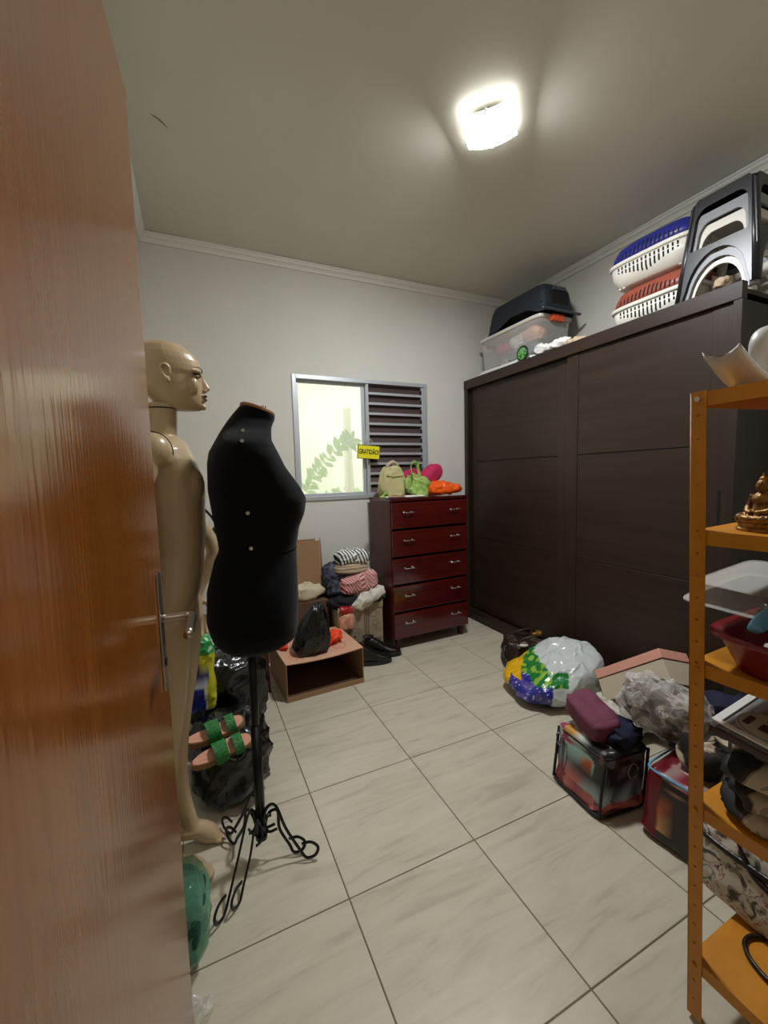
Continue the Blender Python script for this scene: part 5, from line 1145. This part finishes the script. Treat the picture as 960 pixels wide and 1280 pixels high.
# pet carriers
def carrier(z, col, label, dy=0.0, rz=0.0):
    t_ = thing('pet_carrier', label, 'pet carrier', (2.66, 0.415 + dy, z), (0, 0, rz), 'two-tone pet carriers stacked on the wardrobe')
    secs = [(.105, .185, 0.0), (.125, .21, 0.008), (.150, .240, 0.06), (.158, .250, 0.125)]
    bm = BM(); loft(bm, [rring(0, 0, zz, a_, b_, 56, .45) for a_, b_, zz in secs]); obj('lower_shell', bm, 'white_plastic', t_, smooth=True)
    bm = BM(); loft(bm, [rring(0, 0, zz, a_, b_, 56, .45) for a_, b_, zz in ((.163, .256, .118), (.167, .260, .124), (.167, .260, .138), (.160, .252, .142))]); obj('rim', bm, 'white_plastic', t_, smooth=True)
    bm = BM(); loft(bm, [rring(0, 0, zz, a_, b_, 56, .45) for a_, b_, zz in ((.158, .248, .140), (.150, .238, .18), (.130, .215, .225), (.10, .18, .246), (.05, .12, .250))]); obj('upper_shell', bm, col, t_, smooth=True)
    lo = BM(); up = BM()
    for k in range(15):                                # black strips for the shade in vent slots, low and high on both sides
        y = -0.165 + 0.330 * k / 14; f = 1 - abs(k - 7) / 9
        for s in (-1, 1):
            h0, h1 = 0.092 - 0.055 * f, 0.098
            for z0_, z1_ in ((h0, 0.088), (0.094, 0.112)):
                se = (1 - (abs(y) / 0.245) ** 4.44) ** 0.225; xs = lambda zz: s * (interp([(0.125, .158), (0.06, .150), (0.008, .125)], zz)[0] * se + 0.0012)
                loft(lo, [[(xs(zz), y - .0045, zz), (xs(zz), y + .0045, zz), (xs(zz) - s * .004, y + .0045, zz), (xs(zz) - s * .004, y - .0045, zz)] for zz in ([z0_] + ([0.06] if z0_ < 0.06 < z1_ else []) + [z1_])])
            u1 = 0.165 + 0.045 * f
            se = (1 - (abs(y) / 0.236) ** 4.44) ** 0.225; xs = lambda zz: s * (interp([(0.225, .130), (0.18, .150), (0.14, .158)], zz)[0] * se + 0.0015)
            loft(up, [[(xs(zz), y - .004, zz), (xs(zz), y + .004, zz), (xs(zz) - s * .004, y + .004, zz), (xs(zz) - s * .004, y - .004, zz)] for zz in ([0.150] + ([0.18] if u1 > 0.18 else []) + [u1])])
    bmesh.ops.recalc_face_normals(lo, faces=lo.faces); bmesh.ops.recalc_face_normals(up, faces=up.faces)
    obj('slot_shade', lo, 'black_gap', t_)['kind'] = 'stuff'; obj('slot_shade', up, 'black_gap', t_)['kind'] = 'stuff'
    for yy in (-0.18, 0.17, 0.20):
        bm = BM(); tube(bm, [(-0.158, yy, 0.006), (-0.158, yy, -0.004)] if False else [(-0.11, yy * .9, 0.004), (-0.11, yy * .9, -0.002)], 0.008, 8); obj('foot', bm, 'white_plastic', t_)
    for s in (-1, 1):
        bm = BM(); box(bm, -0.03, 0.03, s * 0.258 - 0.006, s * 0.258 + 0.006, 0.09, 0.165, 0.003); obj('latch', bm, 'white_plastic', t_)
    return t_
carrier(WT + 0.012, 'rust_plastic', 'rust and white plastic pet carrier directly on the wardrobe')
carrier(WT + 0.272, 'blue_plastic', 'navy blue and white pet carrier stacked on the rust one', 0.02, math.radians(1.5))
# nested stools
def stool(z, s, hgt, mm, label, yo=0.0, win=True):
    t_ = thing('plastic_stool', label, 'stool', (2.665, 0.075 + yo, z), (0, 0, 0), 'nested plastic stools on the wardrobe')
    wb, wt = 0.180 * s, 0.135 * s
    def side():
        out = [(-wb, 0), (-wt, hgt - 0.03), (-wt + 0.03, hgt), (wt - 0.03, hgt), (wt, hgt - 0.03), (wb, 0), (wb - 0.032, 0)]
        arch = [((wb - 0.045) * math.cos(q), 0.02 + hgt * 0.40 * math.sin(q)) for q in [PI * k / 16 for k in range(17)]]
        out += [(wb - 0.036, 0.02)] + arch[1:-1] + [(-wb + 0.036, 0.02), (-wb + 0.032, 0)]
        w2 = wt - 0.022; z0_, z1_ = hgt * 0.50, hgt * 0.90
        hole = [(-w2 - 0.012, z0_), (w2 + 0.012, z0_)] + [(w2 - 0.0 + 0.0 - (1 - math.cos(q)) * 0.05, z1_ - 0.07 + 0.07 * math.sin(q)) for q in [PI / 2 * k / 6 for k in range(7)]] + [(-w2 + (1 - math.cos(q)) * 0.05, z1_ - 0.07 + 0.07 * math.sin(q)) for q in [PI / 2 * k / 6 for k in range(6, -1, -1)]]
        return [out, hole]
    tilt = math.atan2(wb - wt, hgt)
    for k in range(4):
        p_ = panel('side_panel', mm, side(), 0.010, t_, 0.001)
        p_.matrix_basis = Matrix.Rotation(k * PI / 2, 4, 'Z') @ Matrix.Translation((0, -wb + 0.006, 0)) @ Matrix.Rotation(-tilt, 4, 'X') @ Matrix.Rotation(PI / 2, 4, 'X')
    for k in range(4):
        bm = BM(); c_ = (wb - 0.012) / 1; d_ = (wt - 0.014)
        tube(bm, [(c_, c_, 0.0), (d_, d_, hgt - 0.02)], 0.017, 8)
        q_ = obj('corner_leg', bm, mm, t_, smooth=True); q_.rotation_euler = (0, 0, k * PI / 2)
    bm = BM(); loft(bm, [rring(0, 0, hgt - 0.020, wt, wt, 40, .35), rring(0, 0, hgt - 0.006, wt, wt, 40, .35), rring(0, 0, hgt, wt - 0.012, wt - 0.012, 40, .35)]); obj('seat', bm, mm, t_)
    return t_
stool(WT + 0.0015, 0.84, 0.40, 'white_plastic', 'white plastic stool nested innermost under the black one')
stool(WT + 0.018, 0.92, 0.44, 'grey_plastic', 'grey plastic stool nested between white and black stools')
stool(WT + 0.035, 1.0, 0.50, 'black_plastic', 'black plastic stool outermost of the nested stack')
tag(put(blob('small_rag', 'beige_cloth', (0.03, 0.035, 0.022), (0, 0, 0), (0, 0, 0), .8, .8, .012, 24, 3, 'fold', nu=36, nv=20), 2.455, 0.015, WT + 0.03), 'small beige rag on the wardrobe edge before the stools', 'rag')
